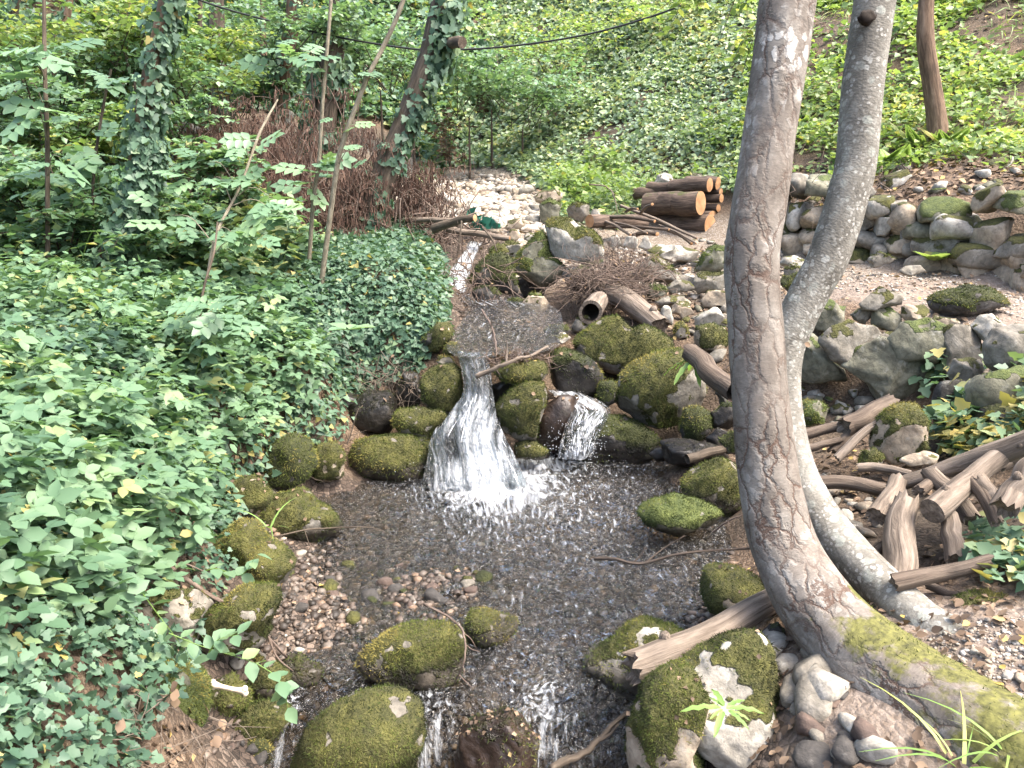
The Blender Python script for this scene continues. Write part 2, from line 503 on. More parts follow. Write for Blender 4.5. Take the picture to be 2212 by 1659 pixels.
M['bark_lichen'] = bark_lichen()
def bark_plain(name, c0, c1, c2, moss=(.05, .06, .014), st=(26, 26, 4)):
    k = NT(name)
    t = k.att('tc', True)
    n1 = k.noise(k.scale(t, st), 1, 6, .65, .5)
    c = k.ramp(n1, [(.3, c0), (.5, c1), (.7, c2)])
    n2 = k.noise(t, 5, 5, .7)
    c = k.mix(.5, c, k.ramp(n2, [(.3, .55), (.7, 1.25)]), 'MULTIPLY')
    mo = k.ramp(k.math('ADD', k.att('moss'), k.math('MULTIPLY', k.math('SUBTRACT', k.noise(t, 12, 5, .7), .5), 1.0)), [(.5, 0), (.62, 1)])
    c = k.mix(mo, c, moss)
    return k.end(k.pbr(c, .85, k.bump(n1, .9, .015), .25))
M['bark_dark'] = bark_plain('dark_forest_bark', (.028, .022, .017), (.075, .058, .042), (.15, .12, .09))
M['bark_red'] = bark_plain('reddish_bark', (.05, .032, .022), (.13, .085, .055), (.23, .16, .11))
M['bark_log'] = bark_plain('log_bark', (.025, .018, .014), (.085, .06, .045), (.17, .125, .095), st=(34, 34, 5))
M['drift'] = bark_plain('weathered_driftwood', (.050, .038, .029), (.145, .115, .089), (.25, .205, .165), st=(40, 40, 3.5))
M['drift_dark'] = bark_plain('damp_driftwood', (.032, .023, .018), (.09, .067, .050), (.165, .13, .10), st=(40, 40, 2.5))
M['twig'] = bark_plain('dry_twig', (.06, .042, .033), (.13, .095, .075), (.22, .17, .14), st=(60, 60, 8))
M['pole'] = bark_plain('pale_sapling_bark', (.10, .085, .06), (.19, .165, .12), (.28, .25, .19), st=(40, 40, 14))
def cut_mat():
    k = NT('fresh_cut_wood')
    t = k.att('tc', True)
    d = k.n('VectorMath', {0: k.scale(t, (1, 1, 0))}, operation='LENGTH').outputs['Value']
    n = k.noise(t, 9, 4)
    rings = k.math('SINE', k.math('ADD', k.math('MULTIPLY', d, 380.0), k.math('MULTIPLY', n, 9.0)))
    c = k.ramp(n, [(.3, (.26, .135, .065)), (.55, (.36, .205, .105)), (.75, (.43, .27, .155))])
    c = k.mix(.25, c, k.ramp(rings, [(0, .65), (1, 1.05)]), 'MULTIPLY')
    return k.end(k.pbr(c, .75, None, .2))
M['cut'] = cut_mat()
def flat(name, col, rough=.7, spec=.3, var=.25):
    k = NT(name)
    c = k.mix(var, col, k.ramp(k.noise(k.pos(), 30, 4), [(.3, .4), (.7, 1.3)]), 'MULTIPLY')
    return k.end(k.pbr(c, rough, None, spec))
M['cable'] = flat('black_cable_rubber', (.012, .013, .014), .45)
M['bone'] = flat('dry_bone', (.62, .52, .40), .6)
M['net'] = flat('green_netting', (.05, .22, .15), .6)
M['rot_shade'] = flat('heartwood_rot_shade', (.02, .014, .01), .9)  # rotten knot; also paints the shade inside the hollow log

def ground_mat():
    k = NT('forest_floor')
    p = k.pos()
    n1, n2 = k.noise(p, 1.7, 6, .6), k.noise(p, 14, 6, .7)
    soil = k.ramp(n2, [(.3, (.022, .018, .013)), (.5, (.054, .043, .032)), (.7, (.105, .084, .063))])
    soil = k.mix(.5, soil, k.ramp(n1, [(.3, .5), (.7, 1.2)]), 'MULTIPLY')
    fl = k.vor(k.n('VectorMath', {0: p, 1: k.n('TexNoise', {'Vector': p, 'Scale': 9.0, 'Detail': 4.0}).outputs[1]}, operation='ADD').outputs[0], 22, 'F1', 'Color')
    lit = k.ramp(fl, [(.1, (.04, .024, .014)), (.5, (.105, .066, .040)), (.8, (.19, .135, .09)), (1, (.28, .22, .165))])
    c = k.mix(k.math('MULTIPLY', k.att('litter'), .8), soil, lit)
    pn = k.vor(p, 34, 'F1', 'Color')
    pd = k.vor(p, 34, 'DISTANCE_TO_EDGE')
    path = k.ramp(k.noise(p, 30, 6, .75), [(.3, (.10, .075, .056)), (.5, (.17, .135, .108)), (.7, (.25, .21, .175))])
    path = k.mix(.3, path, k.ramp(pn, [(0, .6), (1, 1.3)]), 'MULTIPLY')
    c = k.mix(k.att('path'), c, path)
    pale = k.mix(k.ramp(pd, [(0, 1), (.12, 0)]), k.ramp(pn, [(0, (.16, .125, .09)), (1, (.34, .31, .265))]), (.10, .07, .05))
    c = k.mix(k.att('pale'), c, pale)
    bed = k.mix(k.ramp(pd, [(0, 1), (.1, 0)]), k.ramp(pn, [(0, (.025, .02, .016)), (.5, (.075, .055, .042)), (1, (.18, .14, .11))]), (.012, .01, .008))
    c = k.mix(k.att('bed'), c, bed)
    return k.end(k.pbr(c, .9, k.bump(k.math('ADD', n2, k.math('MULTIPLY', pd, .6)), .8, .03), .25))
M['ground'] = ground_mat()

def water_mat(name, tint, sc=1.0):
    k = NT(name)
    p = k.pos()
    b = k.math('ADD', k.noise(k.scale(p, (13, 9, 9)), sc, 3, .5, 1.6), k.math('MULTIPLY', k.noise(k.scale(p, (40, 26, 26)), sc, 3, .55, 1.4), .5))
    nb = k.bump(b, .9, .08)
    fr = k.n('Fresnel', {'IOR': 1.5, 'Normal': nb}).outputs[0]
    tr = k.n('BsdfTransparent', {'Color': tint}).outputs[0]
    gl = k.n('BsdfGlossy', {'Color': (1, 1, 1), 'Roughness': .22, 'Normal': nb}).outputs[0]
    w = k.n('MixShader', {0: fr, 1: tr, 2: gl}).outputs[0]
    fl = k.att('flow', True)
    fn = k.noise(fl, 1.0, 3, .5, .4)
    fo = k.att('foam')
    m = k.ramp(k.math('ADD', fo, k.math('MULTIPLY', k.math('SUBTRACT', fn, .5), 2.0)), [(.26, 0), (.6, .40), (1.0, .92)])
    m = k.math('MULTIPLY', m, k.ramp(fo, [(0, 0), (.08, 1)]))
    wh = k.n('MixShader', {0: .35, 1: k.pbr((.80, .84, .88), .45, nb, .5), 2: k.n('BsdfTranslucent', {'Color': (.80, .85, .90)}).outputs[0]}).outputs[0]
    return k.end(k.n('MixShader', {0: m, 1: w, 2: wh}).outputs[0])
M['water'] = water_mat('stream_water', (.84, .82, .73))
M['fall'] = water_mat('falling_water', (.80, .84, .86))
M['spray'] = flat('white_spray', (.82, .86, .90), .4, .5, .1)

# ------------------------------------------------------------------ terrain
ctl = []
def cz(u, v, z): ctl.append(onz(u, v, z))
def cyp(u, v, Y): ctl.append(at(u, v, Y))
# stream bed, pool and gravel bar
for a in ((850, 1090, -.10), (1000, 1080, -.22), (1100, 1120, -.24), (1300, 1100, -.24), (1400, 1050, -.16), (1200, 1250, -.16), (1350, 1250, -.16), (1300, 1400, -.14),
          (1150, 1400, -.10), (700, 1100, -.06), (760, 1160, -.03), (650, 1290, .0), (760, 1250, -.03), (850, 1270, -.012), (1000, 1270, -.02), (1050, 1200, -.07), (900, 1180, -.04),
          (800, 1330, -.02), (900, 1350, -.02), (740, 1400, -.02), (650, 1400, .0), (700, 1490, -.06), (950, 1500, -.14), (1100, 1520, -.16), (1280, 1520, -.16), (1000, 1420, -.06),
          (900, 1659, -.40), (1150, 1659, -.42), (650, 1659, -.36), (1300, 1640, -.36), (480, 1640, -.1), (560, 1540, -.05),
          (600, 1230, .06), (560, 1110, .06), (640, 1060, .02), (720, 1030, .0), (1480, 1230, -.12), (1560, 1200, -.08), (1520, 1300, .02), (1600, 1260, .06), (1480, 1330, -.03), (1400, 1160, -.14), (1560, 1130, -.08)): cz(*a)
for p in ((0, 1.2, -.6), (.5, 1.0, -.55), (0, 0, -.6), (.4, 0, -.6), (-.5, 1.0, -.3), (0.1, -2, -.8), (.9, 1.2, -.1), (1.2, .9, .35), (1.6, 1.2, .5), (1.6, 0, .5), (3, 1, .6), (-1.2, 1, .6), (-2.5, .5, 1.0), (-1.2, 0, .6), (2, -2, .5), (-2, -2, .8)):
    ctl.append(np.array(p, float))
# behind the falls
for a in ((1000, 800, 5.45), (1100, 850, 5.4), (1200, 860, 5.6), (1300, 900, 5.5), (960, 900, 5.35), (860, 930, 5.5), (1420, 960, 5.5)): cyp(*a)
for a in ((1010, 760, .55), (1100, 745, .55), (1180, 740, .55), (1090, 700, .58), (1150, 690, .58), (1050, 665, .62), (1130, 660, .62), (1000, 640, .66), (1230, 700, .72), (985, 590, .88), (1000, 550, 1.0), (1005, 522, 1.12)): cz(*a)
for a in ((1050, 495, 9.0), (1080, 470, 10.2), (1000, 470, 10.2), (1050, 430, 12.4), (950, 430, 12.5), (1130, 430, 12.5), (1040, 400, 14), (1000, 372, 16), (930, 395, 14.5), (1120, 385, 14.2), (950, 500, 8.8), (920, 540, 8.0)): cyp(*a)
# hill in the middle and right
for a in ((1000, 350, 16.5), (1000, 250, 18), (1000, 120, 20), (1000, 0, 22), (1180, 390, 13.6), (1250, 430, 12.0), (1300, 400, 12.7), (1300, 300, 14.2), (1300, 200, 16), (1300, 100, 18), (1300, 0, 20),
          (1450, 400, 11.8), (1600, 400, 10.7), (1600, 300, 12), (1600, 150, 14.5), (1600, 0, 17.5), (1800, 400, 9.6), (1800, 300, 11), (1800, 150, 13.4), (1800, 0, 16.2), (2020, 310, 9.7), (2150, 340, 8.5), (2150, 200, 10.4), (2150, 0, 13.2), (2300, 350, 8.0), (2300, 100, 11.5),
          (1720, 545, 8.0), (1720, 430, 8.5), (1860, 560, 7.4), (1860, 435, 7.9), (2000, 578, 6.9), (2000, 430, 7.5), (2212, 620, 6.15), (2212, 440, 6.8), (2350, 650, 5.8), (2350, 440, 6.4),
          (1600, 515, 9.3), (1480, 512, 9.9), (1350, 500, 10), (1300, 555, 8.8), (1250, 600, 8.2), (1180, 560, 8.8), (1400, 610, 7.6), (1500, 590, 8.0), (1500, 690, 6.6), (1420, 700, 6.4), (1550, 790, 5.7), (1500, 950, 5.1), (1560, 1010, 4.6), (1460, 1010, 4.75), (1620, 600, 7.6), (1650, 700, 6.2), (1680, 850, 5.2),
          (1950, 595, 6.4), (2150, 640, 5.6), (2000, 650, 5.6), (1800, 620, 6.1), (1790, 655, 5.55), (2000, 690, 5.05), (2200, 740, 4.6), (1700, 600, 7.0), (1800, 880, 5.0), (2000, 920, 4.6), (2150, 950, 4.0), (1800, 1000, 4.2), (1950, 1100, 3.5), (1750, 1150, 3.4), (1850, 1230, 2.95), (2000, 1250, 2.75), (2150, 1250, 2.6), (2150, 1000, 3.6), (2300, 900, 3.9), (2300, 1250, 2.5),
          (2100, 1340, 2.32), (2200, 1400, 2.15), (2000, 1400, 2.25), (1700, 1400, 2.5), (1750, 1500, 2.2), (1800, 1650, 1.9), (2150, 1640, 1.8), (1600, 1330, 2.9), (1660, 1240, 3.05), (1640, 1080, 3.95)): cyp(*a)
# left bank
for a in ((480, 1470, .22), (400, 1600, .25), (250, 1600, .45), (50, 1600, .72), (330, 1450, .5), (100, 1400, .78), (330, 1200, .5), (480, 1200, .32), (540, 1280, .2), (100, 1150, .88), (450, 1060, .42), (250, 1000, .74), (50, 950, .95), (600, 950, .38), (480, 850, .75), (200, 800, 1.0), (50, 750, 1.08), (690, 880, .5)): cz(*a)
for a in ((650, 750, 5.0), (850, 710, 5.7), (930, 720, 5.75), (850, 570, 6.3), (700, 570, 6.4), (940, 590, 7.2), (780, 850, 5.45), (900, 800, 5.5), (300, 650, 5.4), (100, 600, 5.7), (500, 600, 6.2), (500, 520, 7.5), (200, 500, 7.4), (800, 510, 8.0), (650, 480, 9), (200, 400, 9), (500, 400, 10.3), (850, 400, 12), (100, 300, 10.5), (400, 300, 12), (750, 300, 14), (100, 150, 12.6), (400, 150, 14.6), (750, 150, 17), (100, 0, 15), (400, 0, 17.5), (750, 0, 20), (-200, 600, 5.6), (-200, 300, 10), (-200, 0, 14)): cyp(*a)
for x in (-30, -15, 0, 15, 30):
    ctl.append(np.array((x, 44, 19.0 + abs(x) * .08)))
    ctl.append(np.array((x, 30, 10.6 + abs(x) * .08)))
for p in ((-22, 14, 6.5), (-14, 8, 3.5), (-10, 3, 2.2), (22, 14, 8), (14, 8, 4), (9, 4, 1.6), (-30, 5, 7), (30, 5, 8), (-12, -3, 2), (12, -3, 2)):
    ctl.append(np.array(p, float))
CT = np.array(ctl)
_n = len(CT)
_r = np.linalg.norm(CT[:, None, :2] - CT[None, :, :2], axis=-1)
_A = np.zeros((_n + 3, _n + 3))
_A[:_n, :_n] = _r - 0.02 * np.eye(_n)
_A[:_n, _n:] = np.c_[np.ones(_n), CT[:, :2]]
_A[_n:, :_n] = _A[:_n, _n:].T
_W = np.linalg.solve(_A, np.r_[CT[:, 2], 0, 0, 0])
def H(x, y):
    x, y = np.atleast_1d(np.asarray(x, float)), np.atleast_1d(np.asarray(y, float))
    out = np.empty(len(x))
    for i in range(0, len(x), 40000):
        a, b = x[i:i + 40000], y[i:i + 40000]
        out[i:i + 40000] = np.hypot(a[:, None] - CT[None, :, 0], b[:, None] - CT[None, :, 1]) @ _W[:_n] + _W[_n] + _W[_n + 1] * a + _W[_n + 2] * b
    d = np.clip(np.hypot(x, y) / 12, .25, 1.6)
    p = np.stack([x * 1.1, y * 1.1, 0 * x], -1)
    return out + d * .05 * fbm(p, 3, 3) + .012 * fbm(p * 5, 9, 3)
def ground(u, v):
    d = ray(u, v)
    ts = np.geomspace(1.2, 60, 900) / d[1]
    P = CAM + ts[:, None] * d
    hit = np.nonzero(P[:, 2] < H(P[:, 0], P[:, 1]))[0]
    return P[hit[0]] if len(hit) else P[-1]
def hn(x, y, e=0.12):
    return nrm(np.stack([-(H(x + e, y) - H(x - e, y)) / (2 * e), -(H(x, y + e) - H(x, y - e)) / (2 * e), np.ones(len(x))], -1))

def axis(stops):
    out = []
    for (a, b, s) in stops:
        out += list(np.arange(a, b, s))
    return np.array(out + [stops[-1][1]])
gx = axis([(-32, -14, .9), (-14, -5, .3), (-5, 5.5, .065), (5.5, 14, .3), (14, 32, .9)])
gy = axis([(-3, 1, .2), (1, 7, .055), (7, 12, .11), (12, 24, .25), (24, 46, .8)])
X, Y = np.meshgrid(gx, gy, indexing='ij')
xs, ys = X.ravel(), Y.ravel()
zs = H(xs, ys)
P2 = np.stack([xs, ys], -1)
PV = np.stack([xs, ys, zs], -1)
def gl(pts):
    return [ground(*p) for p in pts]
path_line = gl([(1750, 610), (1850, 615), (1950, 620), (2080, 630), (2200, 670)]) + [np.array((4.5, 4.6, 1)), np.array((5.5, 3, 1))]
path2 = gl([(2060, 1400), (2200, 1420)]) + [np.array((2.2, 1.2, .5)), np.array((2.2, -1, .5))]
pale_line = gl([(1000, 385), (1040, 420), (1060, 460), (1070, 490)])
pale2 = gl([(1350, 520), (1480, 530), (1600, 540), (1680, 590)])
bed_line = [onz(1100, 1659, 0), onz(1150, 1500, 0), onz(1150, 1350, 0), onz(1150, 1150, 0), onz(1150, 1050, 0)]
bed2 = [onz(640, 1550, 0), onz(700, 1400, 0), onz(750, 1250, 0), onz(720, 1120, 0), onz(1000, 1060, 0)]
bed3 = gl([(1050, 760), (1130, 700), (1050, 660), (985, 600), (1000, 540)])
fz = fbm(np.stack([xs * 2, ys * 2, 0 * xs], -1), 21, 3)
a_path = np.maximum(sst(.95, .55, seg_dist(P2, path_line) + .12 * fz), sst(.75, .3, seg_dist(P2, path2) + .12 * fz))
a_pale = np.maximum(sst(2.0, 1.0, seg_dist(P2, pale_line) + .3 * fz), sst(1.1, .5, seg_dist(P2, pale2) + .2 * fz) * .7)
a_bed = np.maximum.reduce([sst(.95, .7, seg_dist(P2, bed_line) + .1 * fz), sst(.6, .4, seg_dist(P2, bed2) + .1 * fz), sst(.6, .35, seg_dist(P2, bed3) + .1 * fz)])
a_lit = np.clip(.5 + .6 * fz, 0, 1)
nx, ny = len(gx), len(gy)
i, j = np.meshgrid(np.arange(nx - 1), np.arange(ny - 1), indexing='ij')
gf = np.stack([i * ny + j, (i + 1) * ny + j, (i + 1) * ny + j + 1, i * ny + j + 1], -1).reshape(-1, 4)
mb = MB()
mb.add(PV, gf, path=a_path, pale=a_pale, bed=a_bed, litter=a_lit)
mb.obj('ground', M['ground'], kind='structure', label='brown leaf-strewn forest floor with a trodden path and pebbly stream bed', category='ground')

LIT = MB()          # fallen leaves, collected while things are built
def litter_on(P, N, s, n=None):
    n = len(P)
    scatter(LIT, LEAF_OVAL if s > .03 else LEAF_FAR, P + N * .006, nrm(N + rv(n, .35)), rv(n), s * G.uniform(.6, 1.3, n), G.uniform(0, 1, n))

# ------------------------------------------------------------------ water
def grid_faces(a, b):
    i, j = np.meshgrid(np.arange(a - 1), np.arange(b - 1), indexing='ij')
    return np.stack([i * b + j, (i + 1) * b + j, (i + 1) * b + j + 1, i * b + j + 1], -1).reshape(-1, 4)
wx, wy = np.arange(-1.9, 1.75, .018), np.arange(1.55, 5.15, .018)
X, Y = np.meshgrid(wx, wy, indexing='ij')
x, y = X.ravel(), Y.ravel()
fallc = onz(1060, 1050, 0)
dz = -0.36 * sst(2.5, 1.85, y + .12 * np.sin(x * 5)) 
rip = np.stack([x * 15, y * 11, 0 * x], -1)
near = np.exp(-(((x - fallc[0]) / .9) ** 2 + ((y - fallc[1]) / 1.0) ** 2))
run = sst(3.2, 2.4, y)
amp = .006 + .018 * near + .012 * run + .009 * sst(-.5, .3, x)
z = dz + amp * (fbm(rip, 5, 3) + .5 * np.sin(y * 34 + 3 * fbm(rip * .3, 8, 2)))
foam = .80 * np.exp(-(((x - fallc[0] - .0) / .26) ** 2 + ((y - fallc[1] - .10) / .34) ** 2))
foam += .42 * np.exp(-(((x - fallc[0] - .08) / .50) ** 2 + ((y - fallc[1] + .05) / .55) ** 2))
e2 = onz(1210, 1000, 0)
foam += .35 * np.exp(-(((x - e2[0]) / .28) ** 2 + ((y - e2[1]) / .12) ** 2))
for (u, v, wd, ln, st) in ((620, 1590, .05, .22, .48), (930, 1600, .07, .26, .44), (1180, 1600, .08, .24, .26), (790, 1490, .2, .06, .25), (1140, 1560, .14, .12, .2)):
    q = onz(u, v, -.08)
    foam += st * np.exp(-(((x - q[0]) / wd) ** 2 + ((y - q[1]) / ln) ** 2))
foam += (.075 * sst(-.55, .1, x) - .05 * sst(2.9, 2.4, y) + .03) * (1 + .5 * fbm(np.stack([x * 2.2, y * 1.4, 0 * x], -1), 77, 3))  # thin white veil paints the pool's silvery glints besides trailing foam
mb = MB()
mb.add(np.stack([x, y, z], -1), grid_faces(len(wx), len(wy)), foam=foam, flow=np.stack([x * 40 + 3 * fbm(rip * .16, 15, 2), y * (17 - 9 * run) + 3 * fbm(rip * .16 + 9, 16, 2), 0 * x], -1))
mb.obj('stream_water', M['water'], kind='structure', label='clear rippled pool of stream water below the small waterfall', category='water')

def sheet(stations, nc, nl, noise=.02, seed=0, hole=None):
    """flowing sheet: stations = (crop, xl, xr, y, Y, foam)"""
    L = spline([at(*k1(c, a, yy), Yd) for c, a, b, yy, Yd, f in stations], nl)
    R_ = spline([at(*k1(c, b, yy), Yd) for c, a, b, yy, Yd, f in stations], nl)
    fo = np.interp(np.linspace(0, 1, nl), np.linspace(0, 1, len(stations)), [s[5] for s in stations])
    t = np.linspace(0, 1, nc)
    P = L[:, None] * (1 - t)[None, :, None] + R_[:, None] * t[None, :, None]
    w = np.linalg.norm(R_ - L, axis=1)
    ln = np.concatenate([[0], np.cumsum(np.linalg.norm(np.diff((L + R_) / 2, axis=0), axis=1))])
    fl = np.stack([(t[None] - .5) * np.maximum(w[:, None], .15) * 30, np.repeat(ln[:, None] * 4.0, nc, 1), np.full((nl, nc), seed * 3.1)], -1)
    bulge = .05 * np.sin(t * math.pi)[None] * np.minimum(1, w[:, None] * 3)
    P[..., 1] -= bulge + noise * fbm(fl.reshape(-1, 3) * np.array([.35, .35, 1]), seed, 3).reshape(nl, nc)
    P[..., 2] += noise * .4 * fbm(fl.reshape(-1, 3) * .5 + 9, seed + 4, 3).reshape(nl, nc)
    edge = np.minimum(t, 1 - t)[None] * 2
    f2 = fo[:, None] * (0.45 + .55 * sst(0, .45, edge))
    if hole:
        f2 = f2 - hole[4] * np.exp(-((t[None] - hole[0]) / hole[2]) ** 2 - ((np.linspace(0, 1, nl)[:, None] - hole[1]) / hole[3]) ** 2)
    f2 = np.clip(f2 + .12 * fbm(fl.reshape(-1, 3) * .22 + 3, seed + 9, 3).reshape(nl, nc) * (f2 > .1), 0, 1)
    return P, fl, np.broadcast_to(f2, (nl, nc)), t
def fall(name, label, stations, nc, nl, noise, seed, strands, mat='fall', layers=1, hole=None):
    mb, sp = MB(), MB()
    for l in range(layers):
        P, fl, fo, t = sheet(stations, nc, nl, noise, seed + l, hole)
        P = P + np.array([0, -.012 * l, .006 * l])
        mb.add(P.reshape(-1, 3), grid_faces(nl, nc), foam=(fo * (1 - .15 * l)).ravel(), flow=fl.reshape(-1, 3) + 5.7 * l)
    o = mb.obj(name, M[mat], kind='structure', label=label, category='waterfall')
    g = np.random.default_rng(seed)
    for s in range(strands):                                   # separate threads of white water
        b = int(g.uniform(.25, .9) * nl)
        e = min(nl, b + int(g.uniform(.02, .11) * nl) + 3)
        tt = g.uniform(.04, .96) * (nc - 1)
        k = int(tt)
        if fo[b, k] * g.uniform(.5, 1.6) < .45:
            continue
        path = P[b:e, k] + np.array([0, -g.uniform(.0, .045), g.uniform(0, .02)])
        path = path + np.linspace(0, 1, e - b)[:, None] * g.normal(size=3) * .012
        wd = g.uniform(.0007, .0024)
        n = len(path)
        wv = wd * np.sin(np.linspace(.1, math.pi - .1, n))
        V = np.concatenate([path + np.stack([-wv, 0 * wv, 0 * wv], -1), path + np.stack([wv, 0 * wv, .3 * wv], -1)])
        q = np.arange(n - 1)
        sp.add(V, np.stack([q, q + n, q + n + 1, q + 1], -1))
    lo = P[-max(3, nl // 4):].reshape(-1, 3)
    iv, jf = ico(1)
    for s in range(strands * 3):                              # drops
        c = lo[g.integers(len(lo))] + g.normal(size=3) * np.array([.07, .06, .05]) + np.array([0, -.04, .06])
        sp.add(iv * g.uniform(.0008, .0024) + c, jf)
    sp.obj('spray', M['spray'], parent=o, kind='stuff')
    return o
fall('waterfall', 'white waterfall dropping over mossy rocks into the pool, the main fall',
     [('B2', 765, 945, 640, 5.24, .12), ('B2', 785, 970, 720, 5.13, .30), ('B2', 805, 985, 850, 5.03, .40), ('B2', 785, 995, 930, 4.97, .64), ('B2', 690, 1015, 1050, 4.89, .76),
      ('B2', 600, 1065, 1170, 4.80, .80), ('B2', 580, 1130, 1290, 4.73, .86), ('B2', 555, 1180, 1400, 4.64, .80), ('B2', 530, 1200, 1475, 4.60, .85)], 90, 130, .045, 31, 60, layers=3, hole=(.27, .66, .13, .13, .75))
fall('waterfall', 'small thin cascade sliding over a dark boulder, right of the main waterfall',
     [('B2', 1330, 1480, 860, 5.38, .55), ('B2', 1400, 1640, 925, 5.22, .72), ('B2', 1470, 1720, 985, 5.06, .40), ('B2', 1450, 1690, 1060, 4.93, .46), ('B2', 1410, 1640, 1180, 4.86, .50), ('B2', 1390, 1610, 1290, 4.86, .62)], 60, 70, .02, 47, 160)
fall('waterfall', 'sparkling white rapid coming down behind bare twigs above the upper pool',
     [('D', 400, 480, 540, 8.5, .5), ('D', 330, 430, 640, 8.1, .62), ('D', 260, 400, 740, 7.7, .68), ('D', 215, 385, 840, 7.35, .7), ('D', 205, 380, 930, 7.0, .55), ('D', 260, 460, 1000, 6.7, .25)], 40, 60, .035, 53, 120)
P, fl, fo, t = sheet([('V', 985, 1110, 640, 7.0, .25), ('V', 1010, 1195, 662, 6.55, .15), ('V', 1000, 1215, 690, 6.1, .10), ('V', 975, 1215, 725, 5.65, .07), ('V', 965, 1200, 752, 5.35, .06), ('V', 980, 1130, 768, 5.16, .2)], 70, 90, .006, 61)  # faint foam here also paints the shine of the water
mb = MB()
mb.add(P.reshape(-1, 3), grid_faces(90, 70), foam=fo.ravel(), flow=fl.reshape(-1, 3))
mb.obj('upper_stream_water', M['water'], kind='structure', label='shallow shining stream water above the waterfall between brush and mossy rocks', category='water')

# ------------------------------------------------------------------ rocks
def rock_mesh(V, F, c, moss, wetz, seed, size):
    N = vnormals(V, F)
    ns = fbm((V + c) * 1.6 / max(size, .12) + seed, seed, 4)
    m = sst(-.3, .3, N[:, 2] - (1 - 1.85 * moss) + .8 * ns) if moss > 0 else np.zeros(len(V))
    wz = V[:, 2] + c[2]
    w = np.clip(sst(wetz + .11, wetz + .04, wz + .02 * ns), 0, 1) if wetz is not None else np.zeros(len(V))
    n2 = fbm((V + c) * 3.3 / max(size, .1) + 31, seed + 5, 4)
    m = m * sst(-1.0, -.5, n2)
    return N, m * (1 - .55 * w), w
def tufts_for(V, F, N, m, count, ln, seed):
    g = np.random.default_rng(seed)
    ar = np.linalg.norm(np.cross(V[F[:, 1]] - V[F[:, 0]], V[F[:, 2]] - V[F[:, 0]]), axis=1)
    wt = ar * m[F].mean(1) ** 1.5
    if wt.sum() < 1e-6 or count < 20:
        return None
    count = int(count * min(1, wt.sum() / ar.sum() * 2))
    f = g.choice(len(F), count, p=wt / wt.sum())
    b = g.dirichlet((1, 1, 1), count)
    P = (V[F[f]] * b[..., None]).sum(1)
    n = nrm((N[F[f]] * b[..., None]).sum(1))
    d = nrm(n * .8 + g.normal(size=(count, 3)) * .5 + np.array([0, 0, -.35]))
    s = nrm(np.cross(d, g.normal(size=(count, 3))))
    L = ln * g.uniform(.5, 1.5, count)[:, None]
    w = L * .11
    P = P - n * ln * .15
    T = np.concatenate([P - s * w, P + s * w, P + d * L + s * w * .3], 1).reshape(-1, 3)
    rn = np.repeat(np.clip(g.normal(.36, .12, count) + .7 * fbm(P * 5, seed, 4) + .25 * n[:, 2], 0, 1), 3)  # tufts paler facing up, darker on the sides: shading put into colour
    return T, np.arange(3 * count).reshape(-1, 3), rn
